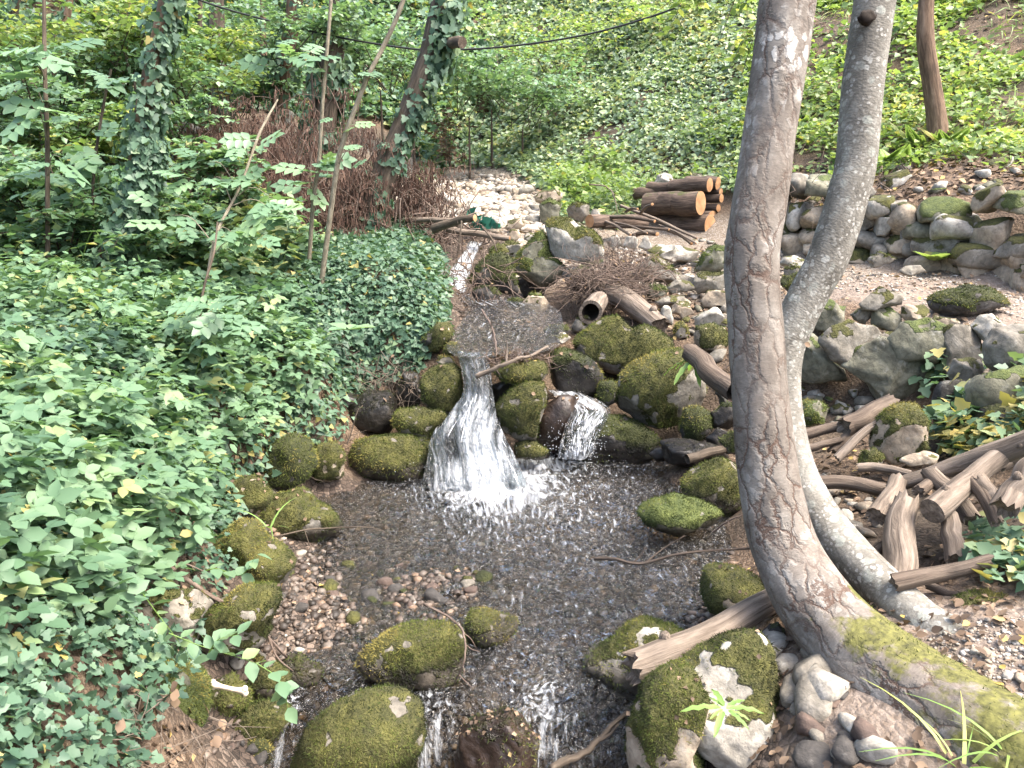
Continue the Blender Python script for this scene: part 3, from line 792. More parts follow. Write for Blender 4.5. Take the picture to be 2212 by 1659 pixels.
def boulder(crop, poly, label, Y=None, name='boulder', cat='boulder', mat='rock', moss=.5, dr=.85, rough=.09, facet=4, wetz=None, lvl=None, group=None, parent=None, leaves=0, seed=None, tuft=True, z0=None):
    pv = K(crop, poly)
    seed = seed if seed is not None else int(sum(p[0] * 7 + p[1] * 3 for p in pv)) % 9973
    g = np.random.default_rng(seed)
    pu, pw = np.array([p[0] for p in pv]), np.array([p[1] for p in pv])
    u0, v0 = (pu.min() + pu.max()) / 2 * .5 + pu.mean() * .5, (pw.min() + pw.max()) / 2 * .5 + pw.mean() * .5
    if Y is None:
        Y = ground(u0, min(pw.max(), 1650))[1]
    elif Y == 'w':
        Y = onz(u0, pw.max(), z0 or 0)[1]
    c = at(u0, v0, Y)
    Q = np.array([at(a, b, Y) for a, b in pv]) - c
    q = np.vstack([Q, Q[:1]])
    q = np.concatenate([q[i] + np.linspace(0, 1, 8, endpoint=False)[:, None] * (q[i + 1] - q[i]) for i in range(len(Q))])
    ang, rad = np.arctan2(q[:, 2], q[:, 0]), np.hypot(q[:, 0], q[:, 2])
    o = np.argsort(ang)
    ang, rad = ang[o], rad[o]
    wpx = (pu.max() - pu.min())
    lvl = lvl or (5 if wpx > 150 else 4 if wpx > 38 else 3)
    dv, F = ico(lvl)
    d = dv.copy()
    for i in range(facet * 2 if facet > 3 else max(facet, 3)):
        n = nrm(g.normal(size=3) * np.array([1, 1.2, 1]))
        cc = g.uniform(.50, .78) if facet > 3 else g.uniform(.66, .9)
        d -= n * np.maximum(0, d @ n - cc)[:, None] * .97
    fi, ro = np.arctan2(d[:, 2], d[:, 0]), np.hypot(d[:, 0], d[:, 2])
    ro0 = np.clip(ro / np.maximum(np.linalg.norm(d, axis=1), 1e-6), 0, 1)
    r = np.interp(fi, np.r_[ang - 2 * math.pi, ang, ang + 2 * math.pi], np.r_[rad, rad, rad])
    mr = rad.mean()
    r = r * ((1.28 if parent else 1.16) if facet > 3 else 1.06)
    roe = np.where(ro > 1e-6, ro ** .88, 0)
    V = np.stack([roe * r * np.cos(fi), d[:, 1] * dr * mr, roe * r * np.sin(fi)], -1)
    nd = nrm(V)
    ns = fbm(V / mr * 1.3 + seed, seed, 5)
    rid = 1 - np.abs(fbm(V / mr * 1.9 + seed * 2, seed + 7, 3))
    fine = fbm(V / mr * 7 + seed, seed + 3, 3)
    V += nd * (mr * rough * (ns * (.6 if facet > 3 else 1) + .35 * (rid - .6) * (1 if facet else .4) + .22 * fine))[:, None]
    N, m, w = rock_mesh(V, F, c, moss, wetz, seed, mr)
    mb = MB()
    base = np.array([0, 0, V[:, 2].min()])
    mb.add(V, F, moss=m, wet=w)
    ob = mb.obj(name, M[mat], parent, **({} if parent else dict(label=label, category=cat, group=group)))
    ob.location = c
    if parent and label:
        ob['label'] = label
    if moss > .15 and tuft:
        apx = wpx * (pw.max() - pw.min()) / 4.66
        t = tufts_for(V, F, N, m, int(min(9000, apx * 1.25)), max(.013, mpp(u0, v0, Y) * 6), seed)
        if t:
            tb = MB()
            tb.add(t[0], t[1], rnd=t[2])
            tb.obj('moss', M['moss_tuft'], ob, smooth=False, kind='stuff')
    if leaves:
        k = np.nonzero(N[:, 2] > .45)[0]
        k = g.choice(k, leaves)
        litter_on(V[k] + c, N[k], max(.018, mpp(u0, v0, Y) * 11))
    return ob

B = boulder
# round the main fall
B('B2', [(120, 1230), (150, 1180), (260, 1120), (380, 1110), (480, 1160), (560, 1240), (590, 1310), (560, 1390), (440, 1425), (300, 1415), (170, 1390), (115, 1300)], 'round thickly mossy boulder in the pool, left of the waterfall foot', 4.85, moss=.92, facet=0, rough=.06, wetz=.03)
B('B2', [(365, 1060), (400, 1000), (520, 985), (680, 990), (705, 1030), (650, 1100), (610, 1160), (500, 1150), (400, 1110)], 'flat-topped mossy rock wedged behind the round boulder left of the waterfall', 5.02, moss=.75, facet=2, leaves=1)
B('B2', [(480, 1150), (560, 1160), (620, 1210), (620, 1290), (540, 1280)], 'dark green mossy stone touching the waterfall edge beside the round boulder', 4.92, moss=.8, facet=0, mat='rock_dark')
B('B2', [(545, 800), (590, 745), (660, 715), (740, 705), (795, 740), (805, 830), (785, 930), (765, 1010), (700, 1015), (600, 985), (540, 920)], 'tall mossy boulder standing left of the top of the waterfall', 5.2, moss=.72, facet=1, leaves=3, rough=.07)
B('B2', [(620, 690), (660, 650), (720, 660), (745, 695), (690, 715)], 'small bare grey rock on top of the tall mossy boulder', 5.3, name='rock', cat='rock', moss=.25)
B('B2', [(680, 620), (705, 575), (745, 565), (775, 600), (770, 650), (700, 655)], 'small round moss ball of a rock below the ivy mound by the upper stream', 5.45, name='rock', cat='rock', moss=.9, facet=0)
B('B2', [(590, 620), (600, 500), (640, 450), (710, 450), (742, 500), (720, 560), (680, 610), (640, 650)], 'yellow-green moss hummock at the corner of the ivy mound', 5.6, name='rock', cat='rock', moss=.97, facet=0, mat='rock_tan', leaves=4)
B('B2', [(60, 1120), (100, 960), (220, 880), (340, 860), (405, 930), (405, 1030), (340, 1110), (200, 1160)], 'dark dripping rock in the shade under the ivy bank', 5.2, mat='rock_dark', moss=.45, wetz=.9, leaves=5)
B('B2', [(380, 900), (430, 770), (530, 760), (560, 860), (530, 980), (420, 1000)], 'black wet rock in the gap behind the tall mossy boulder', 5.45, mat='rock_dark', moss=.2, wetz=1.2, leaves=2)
B('B2', [(-60, 1090), (-30, 900), (90, 850), (150, 960), (100, 1130), (10, 1160)], 'dark earthy rock half hidden by ivy roots left of the dripping rock', 5.2, mat='rock_dark', moss=.3, wetz=.6)
B('B2', [(985, 745), (1060, 695), (1180, 682), (1300, 700), (1328, 750), (1290, 805), (1150, 830), (1040, 805)], 'mossy boulder carrying the twig dam beside the waterfall top', 5.08, moss=.85, facet=0)
B('B2', [(1015, 960), (1100, 880), (1220, 812), (1300, 835), (1320, 900), (1305, 990), (1275, 1070), (1255, 1160), (1180, 1185), (1110, 1140), (1040, 1080), (1000, 1010)], 'bulging mossy boulder just right of the waterfall', 4.98, moss=.72, facet=0, leaves=2)
B('B2', [(1120, 1215), (1180, 1180), (1260, 1195), (1330, 1245), (1300, 1290), (1200, 1300), (1135, 1270)], 'low mossy stone at the waterfall foot between the two falls', 4.9, name='rock', cat='rock', moss=.85, facet=0, wetz=.03)
B('B2', [(990, 830), (1060, 800), (1120, 840), (1080, 900), (1010, 960), (975, 900)], 'dark wet rock behind the white falling water', 5.15, mat='rock_dark', moss=.1, wetz=1.5)
B('B2', [(680, 1250), (700, 1150), (760, 1100), (830, 1150), (835, 1270), (800, 1340), (720, 1330)], 'dark rock that the waterfall washes over at its left side', 4.90, mat='rock_dark', moss=.2, facet=1, wetz=1.5)
B('B2', [(800, 1010), (900, 960), (1010, 980), (1060, 1150), (1080, 1300), (850, 1300), (790, 1150)], 'dark rock face under the main waterfall', 5.10, mat='rock_dark', moss=.1, wetz=2, dr=.5)
B('B2', [(1345, 660), (1420, 612), (1520, 640), (1620, 700), (1678, 790), (1640, 880), (1560, 925), (1420, 895), (1365, 820)], 'dark wet boulder with green moss cap above the right cascade', 5.45, mat='rock_dark', moss=.6, facet=0, wetz=.55, leaves=10)
B('B2', [(1270, 990), (1320, 930), (1400, 895), (1500, 915), (1545, 980), (1470, 1060), (1420, 1220), (1300, 1235), (1255, 1150)], 'wet brown leaf-strewn rock between the two falls', 5.15, mat='rock_brown', moss=.1, wetz=2, leaves=22)
B('B2', [(1460, 1040), (1600, 1000), (1750, 1040), (1880, 1085), (1990, 1160), (2005, 1250), (1900, 1305), (1700, 1315), (1500, 1290), (1410, 1250), (1420, 1130)], 'broad dark boulder the right cascade slides over, fringed with moss', 5.15, mat='rock_dark', moss=.68, facet=0, wetz=.06, leaves=8)
B('B2', [(1630, 890), (1660, 820), (1730, 812), (1762, 850), (1755, 940), (1690, 985), (1640, 950)], 'small dark mossy stone between the wet boulder and big round boulder', 5.3, name='rock', cat='rock', mat='rock_dark', moss=.8, facet=0)
B('B2', [(1500, 560), (1600, 480), (1700, 415), (1770, 412), (1850, 482), (1930, 460), (2020, 500), (2090, 560), (2115, 615), (2040, 660), (1900, 730), (1820, 775), (1680, 740), (1580, 680), (1510, 630)], 'big twin-humped boulder with bright moss along its top', 5.85, moss=.66, facet=0, rough=.05, dr=.7)
B('B2', [(1760, 880), (1800, 780), (1880, 700), (2000, 650), (2140, 630), (2240, 670), (2290, 760), (2290, 880), (2240, 985), (2150, 1055), (2000, 1085), (1880, 1045), (1790, 970)], 'biggest round boulder, moss and pale bare patch on top, right of the cascade', 5.35, moss=.62, facet=1, rough=.05, leaves=4)
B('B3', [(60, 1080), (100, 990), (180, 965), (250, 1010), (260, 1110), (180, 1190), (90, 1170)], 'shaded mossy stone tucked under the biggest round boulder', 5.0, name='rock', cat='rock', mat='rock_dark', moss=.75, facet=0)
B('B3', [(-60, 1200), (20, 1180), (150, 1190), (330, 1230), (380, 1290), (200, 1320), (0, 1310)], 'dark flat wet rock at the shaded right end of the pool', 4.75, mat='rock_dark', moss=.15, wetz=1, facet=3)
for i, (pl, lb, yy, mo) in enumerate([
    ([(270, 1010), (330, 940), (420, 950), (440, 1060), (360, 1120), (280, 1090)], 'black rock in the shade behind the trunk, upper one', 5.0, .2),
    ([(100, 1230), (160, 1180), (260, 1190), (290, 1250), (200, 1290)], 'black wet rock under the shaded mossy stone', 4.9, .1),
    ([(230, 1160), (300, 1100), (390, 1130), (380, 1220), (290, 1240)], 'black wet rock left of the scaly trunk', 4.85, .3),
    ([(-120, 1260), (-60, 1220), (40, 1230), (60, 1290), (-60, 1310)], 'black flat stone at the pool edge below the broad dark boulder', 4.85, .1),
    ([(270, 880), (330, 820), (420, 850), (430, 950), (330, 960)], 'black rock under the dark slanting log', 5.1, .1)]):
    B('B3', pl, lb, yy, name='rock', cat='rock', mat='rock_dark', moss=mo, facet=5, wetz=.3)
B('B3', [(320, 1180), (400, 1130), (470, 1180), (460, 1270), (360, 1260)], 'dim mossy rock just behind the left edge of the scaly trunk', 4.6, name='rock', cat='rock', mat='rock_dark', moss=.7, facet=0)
B('B3', [(85, 1460), (140, 1370), (230, 1312), (330, 1300), (430, 1345), (460, 1500), (480, 1600), (330, 1640), (200, 1610), (110, 1540)], 'large mossy boulder in the pool, partly behind the scaly trunk', 4.3, moss=.72, facet=0, rough=.05, wetz=.05)
B('V', [(1382, 1105), (1410, 1083), (1460, 1075), (1510, 1085), (1552, 1106), (1550, 1136), (1500, 1152), (1440, 1145), (1395, 1127)], 'low mossy boulder with pale lichen at the right edge of the pool', 'w', moss=.72, facet=0, mat='rock_green', wetz=.03)
# foreground stream
B('C2', [(165, 980), (280, 885), (420, 805), (560, 782), (700, 778), (800, 830), (812, 960), (775, 1085), (640, 1120), (480, 1120), (300, 1085), (205, 1035)], 'long mossy boulder in mid stream, beside the gravel bar', 2.72, moss=.9, facet=0, rough=.06, wetz=.025, leaves=2)
B('C2', [(812, 745), (850, 692), (940, 685), (1060, 730), (1142, 742), (1138, 790), (1040, 855), (940, 915), (850, 885), (818, 820)], 'shaggy mossy rock pointing into the current beside the long mossy boulder', 2.95, moss=.93, facet=0, wetz=.02)
B('C2', [(-240, 1600), (-150, 1430), (-20, 1320), (150, 1262), (330, 1232), (460, 1242), (532, 1320), (532, 1500), (510, 1720), (200, 1800), (-150, 1800)], 'large mossy boulder at the bottom edge between two chutes of water', 2.3, moss=.92, facet=0, rough=.05, wetz=-.2)
B('C2', [(750, 1580), (800, 1450), (950, 1370), (1080, 1342), (1180, 1400), (1250, 1500), (1240, 1600), (1160, 1690), (1000, 1740), (760, 1720)], 'wet brown boulder strewn with small dead leaves at the bottom edge', 2.28, mat='rock_brown', moss=.3, facet=0, rough=.12, wetz=1, leaves=60)
B('C2', [(1565, 985), (1700, 900), (1850, 830), (2000, 772), (2120, 770), (2200, 800), (2180, 1000), (2060, 1120), (1900, 1200), (1750, 1140), (1620, 1070)], 'mossy boulder with pale top under the weathered foreground log', 2.72, moss=.55, facet=1, mat='rock_pale', wetz=.03)
B('C3', [(30, 1110), (240, 1060), (380, 970), (520, 925), (600, 960), (660, 1060), (700, 1250), (790, 1480), (830, 1720), (500, 1800), (200, 1520), (60, 1320)], 'big white-ridged boulder with moss streaks in the bottom right foreground', 2.3, mat='rock_pale', moss=.27, facet=4, rough=.13, leaves=10)
B('C3', [(-250, 1360), (-150, 1190), (0, 1095), (150, 1085), (230, 1220), (160, 1420), (240, 1720), (-100, 1790), (-260, 1620)], 'mossy lobe of rock beside the white-ridged boulder at the water', 2.22, moss=.62, facet=1, mat='rock_tan', leaves=12)
for i, (pl, lb, yy, mt) in enumerate([
    ([(425, 940), (440, 870), (500, 820), (580, 850), (610, 920), (590, 970), (500, 985)], 'pale blue-grey angular stone under the right end of the foreground log', 2.5, 'rock'),
    ([(605, 980), (620, 890), (670, 880), (700, 920), (680, 990), (630, 1010)], 'smaller pale stone right of the blue-grey angular stone', 2.45, 'rock_pale'),
    ([(590, 830), (620, 770), (690, 760), (745, 800), (730, 855), (640, 865)], 'dark grey stone between the foreground log and the scaly trunk', 2.6, 'rock_dark'),
    ([(100, 1060), (160, 1010), (260, 960), (330, 970), (300, 1020), (180, 1080)], 'dark bluish stone in the gap below the foreground log', 2.4, 'rock_dark'),
    ([(640, 1070), (660, 1010), (740, 1000), (770, 1060), (720, 1110)], 'dark stone under the leaning scaly trunk', 2.4, 'rock_dark'),
    ([(870, 1540), (890, 1400), (960, 1320), (1060, 1340), (1095, 1450), (1080, 1600), (980, 1690), (880, 1660)], 'grey block of rock under the trunk at the bottom edge', 2.12, 'rock_green'),
    ([(748, 1300), (790, 1272), (850, 1310), (892, 1375), (830, 1392), (770, 1360)], 'flat white stone lying on dead leaves under the scaly trunk', 2.2, 'rock_pale'),
    ([(1300, 1640), (1380, 1590), (1440, 1630), (1430, 1720), (1320, 1720)], 'pale stone under the thick lower trunk at the bottom edge', 1.98, 'rock_pale'),
    ([(830, 1120), (850, 1000), (930, 960), (1040, 1080), (1060, 1230), (940, 1240)], 'dark stone in the hollow beneath the leaning trunk', 2.55, 'rock_dark')]):
    B('C3', pl, lb, yy, name='rock', cat='rock', mat=mt, moss=.12, facet=6, leaves=1 if i % 2 else 0)
B('C3', [(215, 560), (240, 450), (340, 430), (480, 450), (575, 500), (580, 640), (450, 690), (300, 700), (225, 660)], 'low moss-covered rock on the bank left of the scaly trunk base', 3.0, moss=.85, facet=1, dr=1.1, mat='rock_tan', leaves=10)
# left shore
B('C1', [(640, 1760), (680, 1460), (860, 1260), (920, 960), (1000, 935), (1180, 1000), (1240, 1150), (1270, 1350), (1200, 1500), (1020, 1680), (900, 1780)], 'large mossy slab with pale lichen face at the foot of the left bank', 2.2, mat='rock_green', moss=.72, facet=3, rough=.07, leaves=4)
B('C1', [(880, 590), (1000, 555), (1200, 590), (1335, 700), (1240, 770), (1200, 960), (1050, 935), (930, 860), (880, 690)], 'white-topped limestone boulder poking out of the ivy on the left shore', 2.48, mat='rock', moss=.3, facet=5, rough=.08, leaves=6)
B('C1', [(1220, 760), (1330, 640), (1500, 560), (1690, 550), (1732, 620), (1660, 790), (1600, 870), (1480, 890), (1300, 905), (1215, 860)], 'square mossy block beside the white-topped boulder at the left shore', 2.6, moss=.82, facet=3, wetz=.02, leaves=6)
B('C1', [(1290, 400), (1350, 230), (1450, 140), (1580, 130), (1650, 250), (1760, 300), (1832, 385), (1790, 475), (1680, 525), (1560, 510), (1400, 470)], 'bright green mossy boulder below the ivy on the left shore', 3.15, moss=.95, facet=0, rough=.07, wetz=.02, leaves=4)
B('C1', [(1265, 1300), (1330, 1150), (1430, 1110), (1560, 1180), (1565, 1235), (1450, 1340), (1330, 1415), (1265, 1385)], 'mossy rock with a white bone lying on it', 2.42, moss=.85, facet=1)
B('C1', [(1382, 1400), (1480, 1335), (1640, 1292), (1790, 1287), (1816, 1345), (1750, 1440), (1600, 1490), (1480, 1525), (1395, 1475)], 'wedge-shaped mossy rock at the lip of the left chute', 2.38, moss=.85, facet=2, wetz=-.05)
B('C1', [(1560, 1100), (1620, 1030), (1720, 1020), (1790, 1070), (1800, 1160), (1720, 1225), (1620, 1215), (1570, 1170)], 'shaggy mossy stone between the bone rock and the current', 2.58, name='rock', cat='rock', moss=.9, facet=0, wetz=0)
B('C1', [(1735, 1060), (1760, 985), (1860, 970), (1900, 1020), (2000, 1040), (1990, 1100), (1880, 1140), (1780, 1140)], 'low dark mossy rocks edge in the current near the thin branch tip', 2.66, name='rock', cat='rock', moss=.75, facet=0, wetz=.03)
B('C1', [(1500, 1600), (1540, 1500), (1640, 1480), (1692, 1540), (1680, 1680), (1560, 1700)], 'dark mossy stone beside the left chute at the bottom edge', 2.3, name='rock', cat='rock', moss=.8, facet=0, mat='rock_dark')
B('C1', [(1280, 1690), (1320, 1620), (1440, 1600), (1515, 1650), (1500, 1740), (1320, 1760)], 'mossy stone cut by the bottom edge left of the chute', 2.22, name='rock', cat='rock', moss=.8, facet=0)
B('C1', [(1435, 1000), (1470, 950), (1530, 965), (1532, 1020), (1470, 1040)], 'small white stone under drooping bramble leaves on the left shore', 2.6, name='rock', cat='rock', mat='rock_pale', moss=.1, facet=6)
B('C1', [(1570, 985), (1600, 945), (1660, 960), (1655, 1010), (1590, 1020)], 'small mottled grey stone at the water near the thin branch tip', 2.66, name='rock', cat='rock', moss=.2, facet=6)
B('C1', [(925, 530), (960, 505), (1010, 520), (1005, 550), (940, 555)], 'small white pebble-like rock above the white-topped limestone boulder', 2.6, name='rock', cat='rock', mat='rock_pale', moss=0, facet=6)
B('C1', [(940, 470), (980, 420), (1080, 410), (1120, 470), (1060, 530), (960, 520)], 'small mossy rock under the long thin branch on the left bank', 2.75, name='rock', cat='rock', moss=.6, facet=3)
B('V', [(540, 1115), (580, 1082), (650, 1070), (720, 1095), (738, 1130), (700, 1168), (620, 1155), (560, 1145)], 'flat mossy rock with dead leaves lying in the pool by the left shore', 3.95, moss=.8, facet=2, dr=1.1, leaves=16, wetz=.02)
B('V', [(555, 1020), (590, 960), (630, 940), (668, 955), (680, 1000), (668, 1045), (600, 1055)], 'brown mossy bulge of the bank above the pool, draped with dry roots', None, moss=.9, facet=0, mat='rock_dark', leaves=4)
B('V', [(672, 1000), (690, 965), (722, 958), (745, 985), (740, 1030), (690, 1038)], 'yellow-green mossy bulge at the pool edge under the dripping rock', None, moss=.88, facet=0, mat='rock_tan', leaves=3)
B('V', [(480, 1080), (500, 1040), (560, 1030), (590, 1075), (560, 1105), (500, 1110)], 'mossy ledge on the left shore above the flat mossy rock', None, moss=.8, facet=1, leaves=6, mat='rock_tan')
# upstream
U = [
 ([(400, 780), (450, 690), (540, 622), (600, 610), (660, 650), (720, 780), (742, 872), (680, 890), (560, 860), (420, 830)], 'brown mossy boulder behind the twig tangle at the upper stream', 7.15, .6, 'rock_dark', 0),
 ([(520, 610), (560, 560), (620, 555), (665, 600), (650, 650), (580, 660)], 'small mossy boulder above the brown mossy boulder upstream', 7.8, .7, 'rock', 1),
 ([(620, 570), (660, 515), (720, 530), (748, 580), (720, 640), (660, 645)], 'small white boulder with moss edge next to the gaping dark hollow', 7.9, .35, 'rock_pale', 5),
 ([(675, 680), (760, 570), (870, 470), (905, 520), (930, 600), (1000, 650), (1050, 710), (960, 810), (870, 835), (760, 780), (700, 745)], 'big leaning dark mossy boulder left of the black hollow', 7.7, .45, 'rock_green', 2),
 ([(878, 415), (940, 375), (1050, 390), (1110, 440), (1230, 430), (1300, 500), (1290, 610), (1180, 690), (1080, 705), (990, 650), (940, 590), (900, 490)], 'huge white and mossy boulder perched above the black hollow', 7.6, .30, 'rock_pale', 5),
 ([(830, 380), (850, 300), (920, 255), (990, 290), (1005, 380), (940, 420), (860, 420)], 'grey boulder with green side at the foot of the ivy slope', 10.1, .3, 'rock_green', 5),
 ([(1015, 390), (1040, 300), (1100, 250), (1170, 290), (1185, 370), (1120, 405)], 'second grey boulder at the foot of the ivy slope', 10.0, .2, 'rock', 6),
 ([(1185, 350), (1210, 310), (1250, 320), (1255, 360), (1210, 375)], 'small pale rock behind the lone cut log', 9.9, .1, 'rock_pale', 6),
 ([(628, 440), (650, 395), (720, 388), (755, 420), (740, 455), (660, 470)], 'pinkish rock on the pale gravel bed', 9.2, .05, 'rock_tan', 6),
 ([(642, 500), (670, 450), (715, 447), (735, 500), (700, 535), (655, 530)], 'rounded brown rock below the pinkish rock by the gravel bed', 8.8, .1, 'rock_tan', 3),
 ([(510, 470), (530, 448), (590, 450), (600, 475), (540, 485)], 'flat orange-brown stone next to the green net', 9.0, 0, 'rock_tan', 6),
 ([(740, 520), (780, 470), (850, 470), (870, 510), (800, 560)], 'broken pale stone behind the leaning dark boulder', 8.6, .15, 'rock_pale', 6),
 ([(1060, 720), (900, 760), (820, 900), (700, 890), (800, 800), (950, 640)], 'added dark rock closing off the back of the black hollow', 8.9, .05, 'rock_dark', 2),  # rock added behind, dark so that the hollow turns black
 ([(1010, 760), (1070, 680), (1260, 660), (1320, 780), (1220, 880), (1060, 880)], 'added dark rock deepening the shade right of the black hollow under the brush', 7.3, .1, 'rock_dark', 3),  # added too, its dark colour standing in for deep shade
 ([(700, 780), (800, 740), (900, 820), (880, 900), (760, 900)], 'added black rock darkening the mouth of the hollow', 7.9, .1, 'rock_dark', 2),  # added too, black to deepen the hollow's shade
 ([(1485, 785), (1550, 660), (1610, 610), (1680, 650), (1730, 720), (1768, 795), (1700, 815), (1560, 830)], 'grey peaked boulder with a moss patch above the fallen log', 7.4, .32, 'rock', 6),
 ([(1540, 600), (1640, 560), (1800, 565), (1900, 600), (1890, 680), (1750, 680), (1620, 650)], 'broad pale sunlit rock slab above the peaked boulder', 8.3, .05, 'rock_pale', 6),
 ([(1880, 725), (1920, 620), (2000, 560), (2080, 548), (2100, 640), (2080, 710), (1990, 740)], 'mossy boulder just left of the scaly trunk, above the grey rocks', 7.5, .5, 'rock_green', 3),
 ([(1535, 860), (1570, 812), (1660, 815), (1705, 850), (1650, 890), (1560, 900)], 'flat mossy grey slab at the right of the fallen log', 7.0, .35, 'rock_green', 5),
 ([(1690, 830), (1760, 790), (1845, 795), (1865, 840), (1790, 870), (1710, 870)], 'flat grey slab next to the mossy slab below the peaked boulder', 7.0, .12, 'rock', 6),
 ([(1615, 925), (1690, 890), (1790, 895), (1805, 935), (1720, 960), (1640, 955)], 'flat bluish slab under the grey slabs right of the fallen log', 6.8, .1, 'rock', 6),
 ([(1865, 830), (1890, 750), (1990, 720), (2090, 720), (2100, 820), (2020, 870), (1910, 870)], 'rough grey rock beside the scaly trunk', 7.1, .2, 'rock', 6),
 ([(1905, 920), (1950, 865), (2060, 855), (2110, 900), (2080, 970), (1960, 975)], 'brownish rough rock beside the trunk, below the rough grey rock', 6.8, .1, 'rock_tan', 6),
 ([(1880, 1030), (1930, 975), (2010, 968), (2065, 1020), (2040, 1085), (1940, 1100), (1890, 1080)], 'bright white cracked rock beside the scaly trunk', 6.3, .05, 'rock_pale', 6),
 ([(1635, 1010), (1660, 945), (1700, 950), (1730, 1040), (1720, 1090), (1660, 1080)], 'white shard of rock at the end of the fallen log', 6.2, 0, 'rock_pale', 6),
 ([(1730, 1130), (1750, 1070), (1800, 1060), (1835, 1100), (1820, 1160), (1760, 1170)], 'mossy lump of rock right of the white shard', 6.2, .75, 'rock', 1),
 ([(1870, 1190), (1900, 1100), (1980, 1080), (2060, 1100), (2090, 1220), (2000, 1300), (1900, 1260)], 'mossy earth-topped rock beside the trunk above the biggest round boulder', 6.0, .5, 'rock_tan', 3),
 ([(1065, 1090), (1090, 1025), (1160, 1018), (1205, 1060), (1180, 1120), (1090, 1120)], 'grey stone under the hollow log', 6.2, .25, 'rock', 5),
 ([(880, 1120), (930, 1085), (1020, 1080), (1065, 1110), (1030, 1145), (930, 1145)], 'flat mossy stone at the right edge of the upper stream', 6.05, .7, 'rock_dark', 2),
 ([(880, 1165), (930, 1135), (1010, 1130), (1055, 1165), (1000, 1200), (910, 1200)], 'flat pale striped stone at the lip beside the twin-humped boulder', 5.8, .1, 'rock_pale', 5),
 ([(730, 960), (790, 900), (880, 895), (925, 940), (905, 1000), (820, 1015), (750, 1005)], 'pinkish flat slab in the upper stream below the dark hollow', 6.75, .1, 'rock_tan', 5),
 ([(640, 930), (680, 905), (750, 910), (770, 940), (700, 965)], 'flat dark green mossy stone left of the pinkish slab', 6.8, .8, 'rock_dark', 1),
 ([(770, 890), (800, 868), (860, 870), (880, 895), (820, 900)], 'small mossy stone at the mouth of the black hollow', 7.2, .6, 'rock_green', 2),
 ([(1400, 560), (1430, 505), (1480, 490), (1510, 540), (1480, 580)], 'pointed pale stone left of the sunlit slab', 8.6, .05, 'rock_pale', 6),
 ([(1505, 570), (1530, 510), (1560, 495), (1600, 550), (1590, 590)], 'pointed grey stone below the branch pile', 8.6, .15, 'rock_pale', 6),
 ([(1290, 530), (1330, 490), (1390, 500), (1400, 550), (1330, 570)], 'rough pale stone right of the perched boulder', 8.7, .1, 'rock_pale', 6),
 ([(1590, 160), (1620, 90), (1720, 85), (1760, 130), (1740, 180), (1640, 185)], 'pale rock behind the log pile, left end', 11.3, .1, 'rock_pale', 6),
 ([(1800, 140), (1830, 85), (1900, 80), (1950, 120), (1900, 160)], 'grey rock behind the top of the log pile', 11.2, .05, 'rock', 6),
 ([(2050, 130), (2080, 90), (2140, 95), (2150, 150), (2080, 170)], 'grey rock right of the log pile top', 11.0, .1, 'rock', 6),
 ([(1700, 1000), (1740, 930), (1830, 930), (1870, 1000), (1800, 1050)], 'earthy rock between bluish slab and white cracked rock', 6.6, .15, 'rock_tan', 5),
 ([(1600, 780), (1780, 740), (1880, 760), (1870, 850), (1700, 860)], 'rough rock filling the bank behind the flat slabs', 7.6, .1, 'rock', 6),
 ([(80, 1180), (140, 1120), (220, 1110), (250, 1160), (200, 1210), (110, 1220)], 'mossy bank stone under the yellow-green hummock', 5.6, .6, 'rock_dark', 2),
 ([(830, 250), (880, 200), (960, 190), (1000, 240), (960, 290), (870, 300)], 'brown earthy boulder under the ivy slope edge', 10.8, .15, 'rock_tan', 4),
 ([(410, 860), (470, 820), (560, 830), (610, 880), (560, 930), (450, 930)], 'dark rock inside the twig tangle by the upper stream', 6.9, .4, 'rock_dark', 2),
]
for pl, lb, yy, mo, mt, fc in U:
    big = 'boulder' in lb
    B('D', pl, lb, yy, name='boulder' if big else 'rock', cat='boulder' if big else 'rock', moss=mo, mat=mt, facet=fc, rough=.1 if fc > 2 else .07)
B('A1', [(1090, 800), (1130, 740), (1200, 715), (1260, 740), (1340, 790), (1330, 840), (1180, 850)], 'sunlit pale boulder in the wood behind the brown shrub', 11.5, mat='rock_pale', moss=.35, facet=4)
B('A1', [(1725, 780), (1750, 690), (1800, 680), (1830, 720), (1790, 790), (1740, 820)], 'white angular rock seen between ivy trunks behind the brown shrub', 11.0, name='rock', cat='rock', mat='rock_pale', moss=0, facet=6)
B('A2', [(560, 1060), (590, 1020), (640, 1020), (665, 1060), (620, 1090)], 'brown rock at the far top of the gravel bed', 15, mat='rock_tan', name='rock', cat='rock', moss=.3)
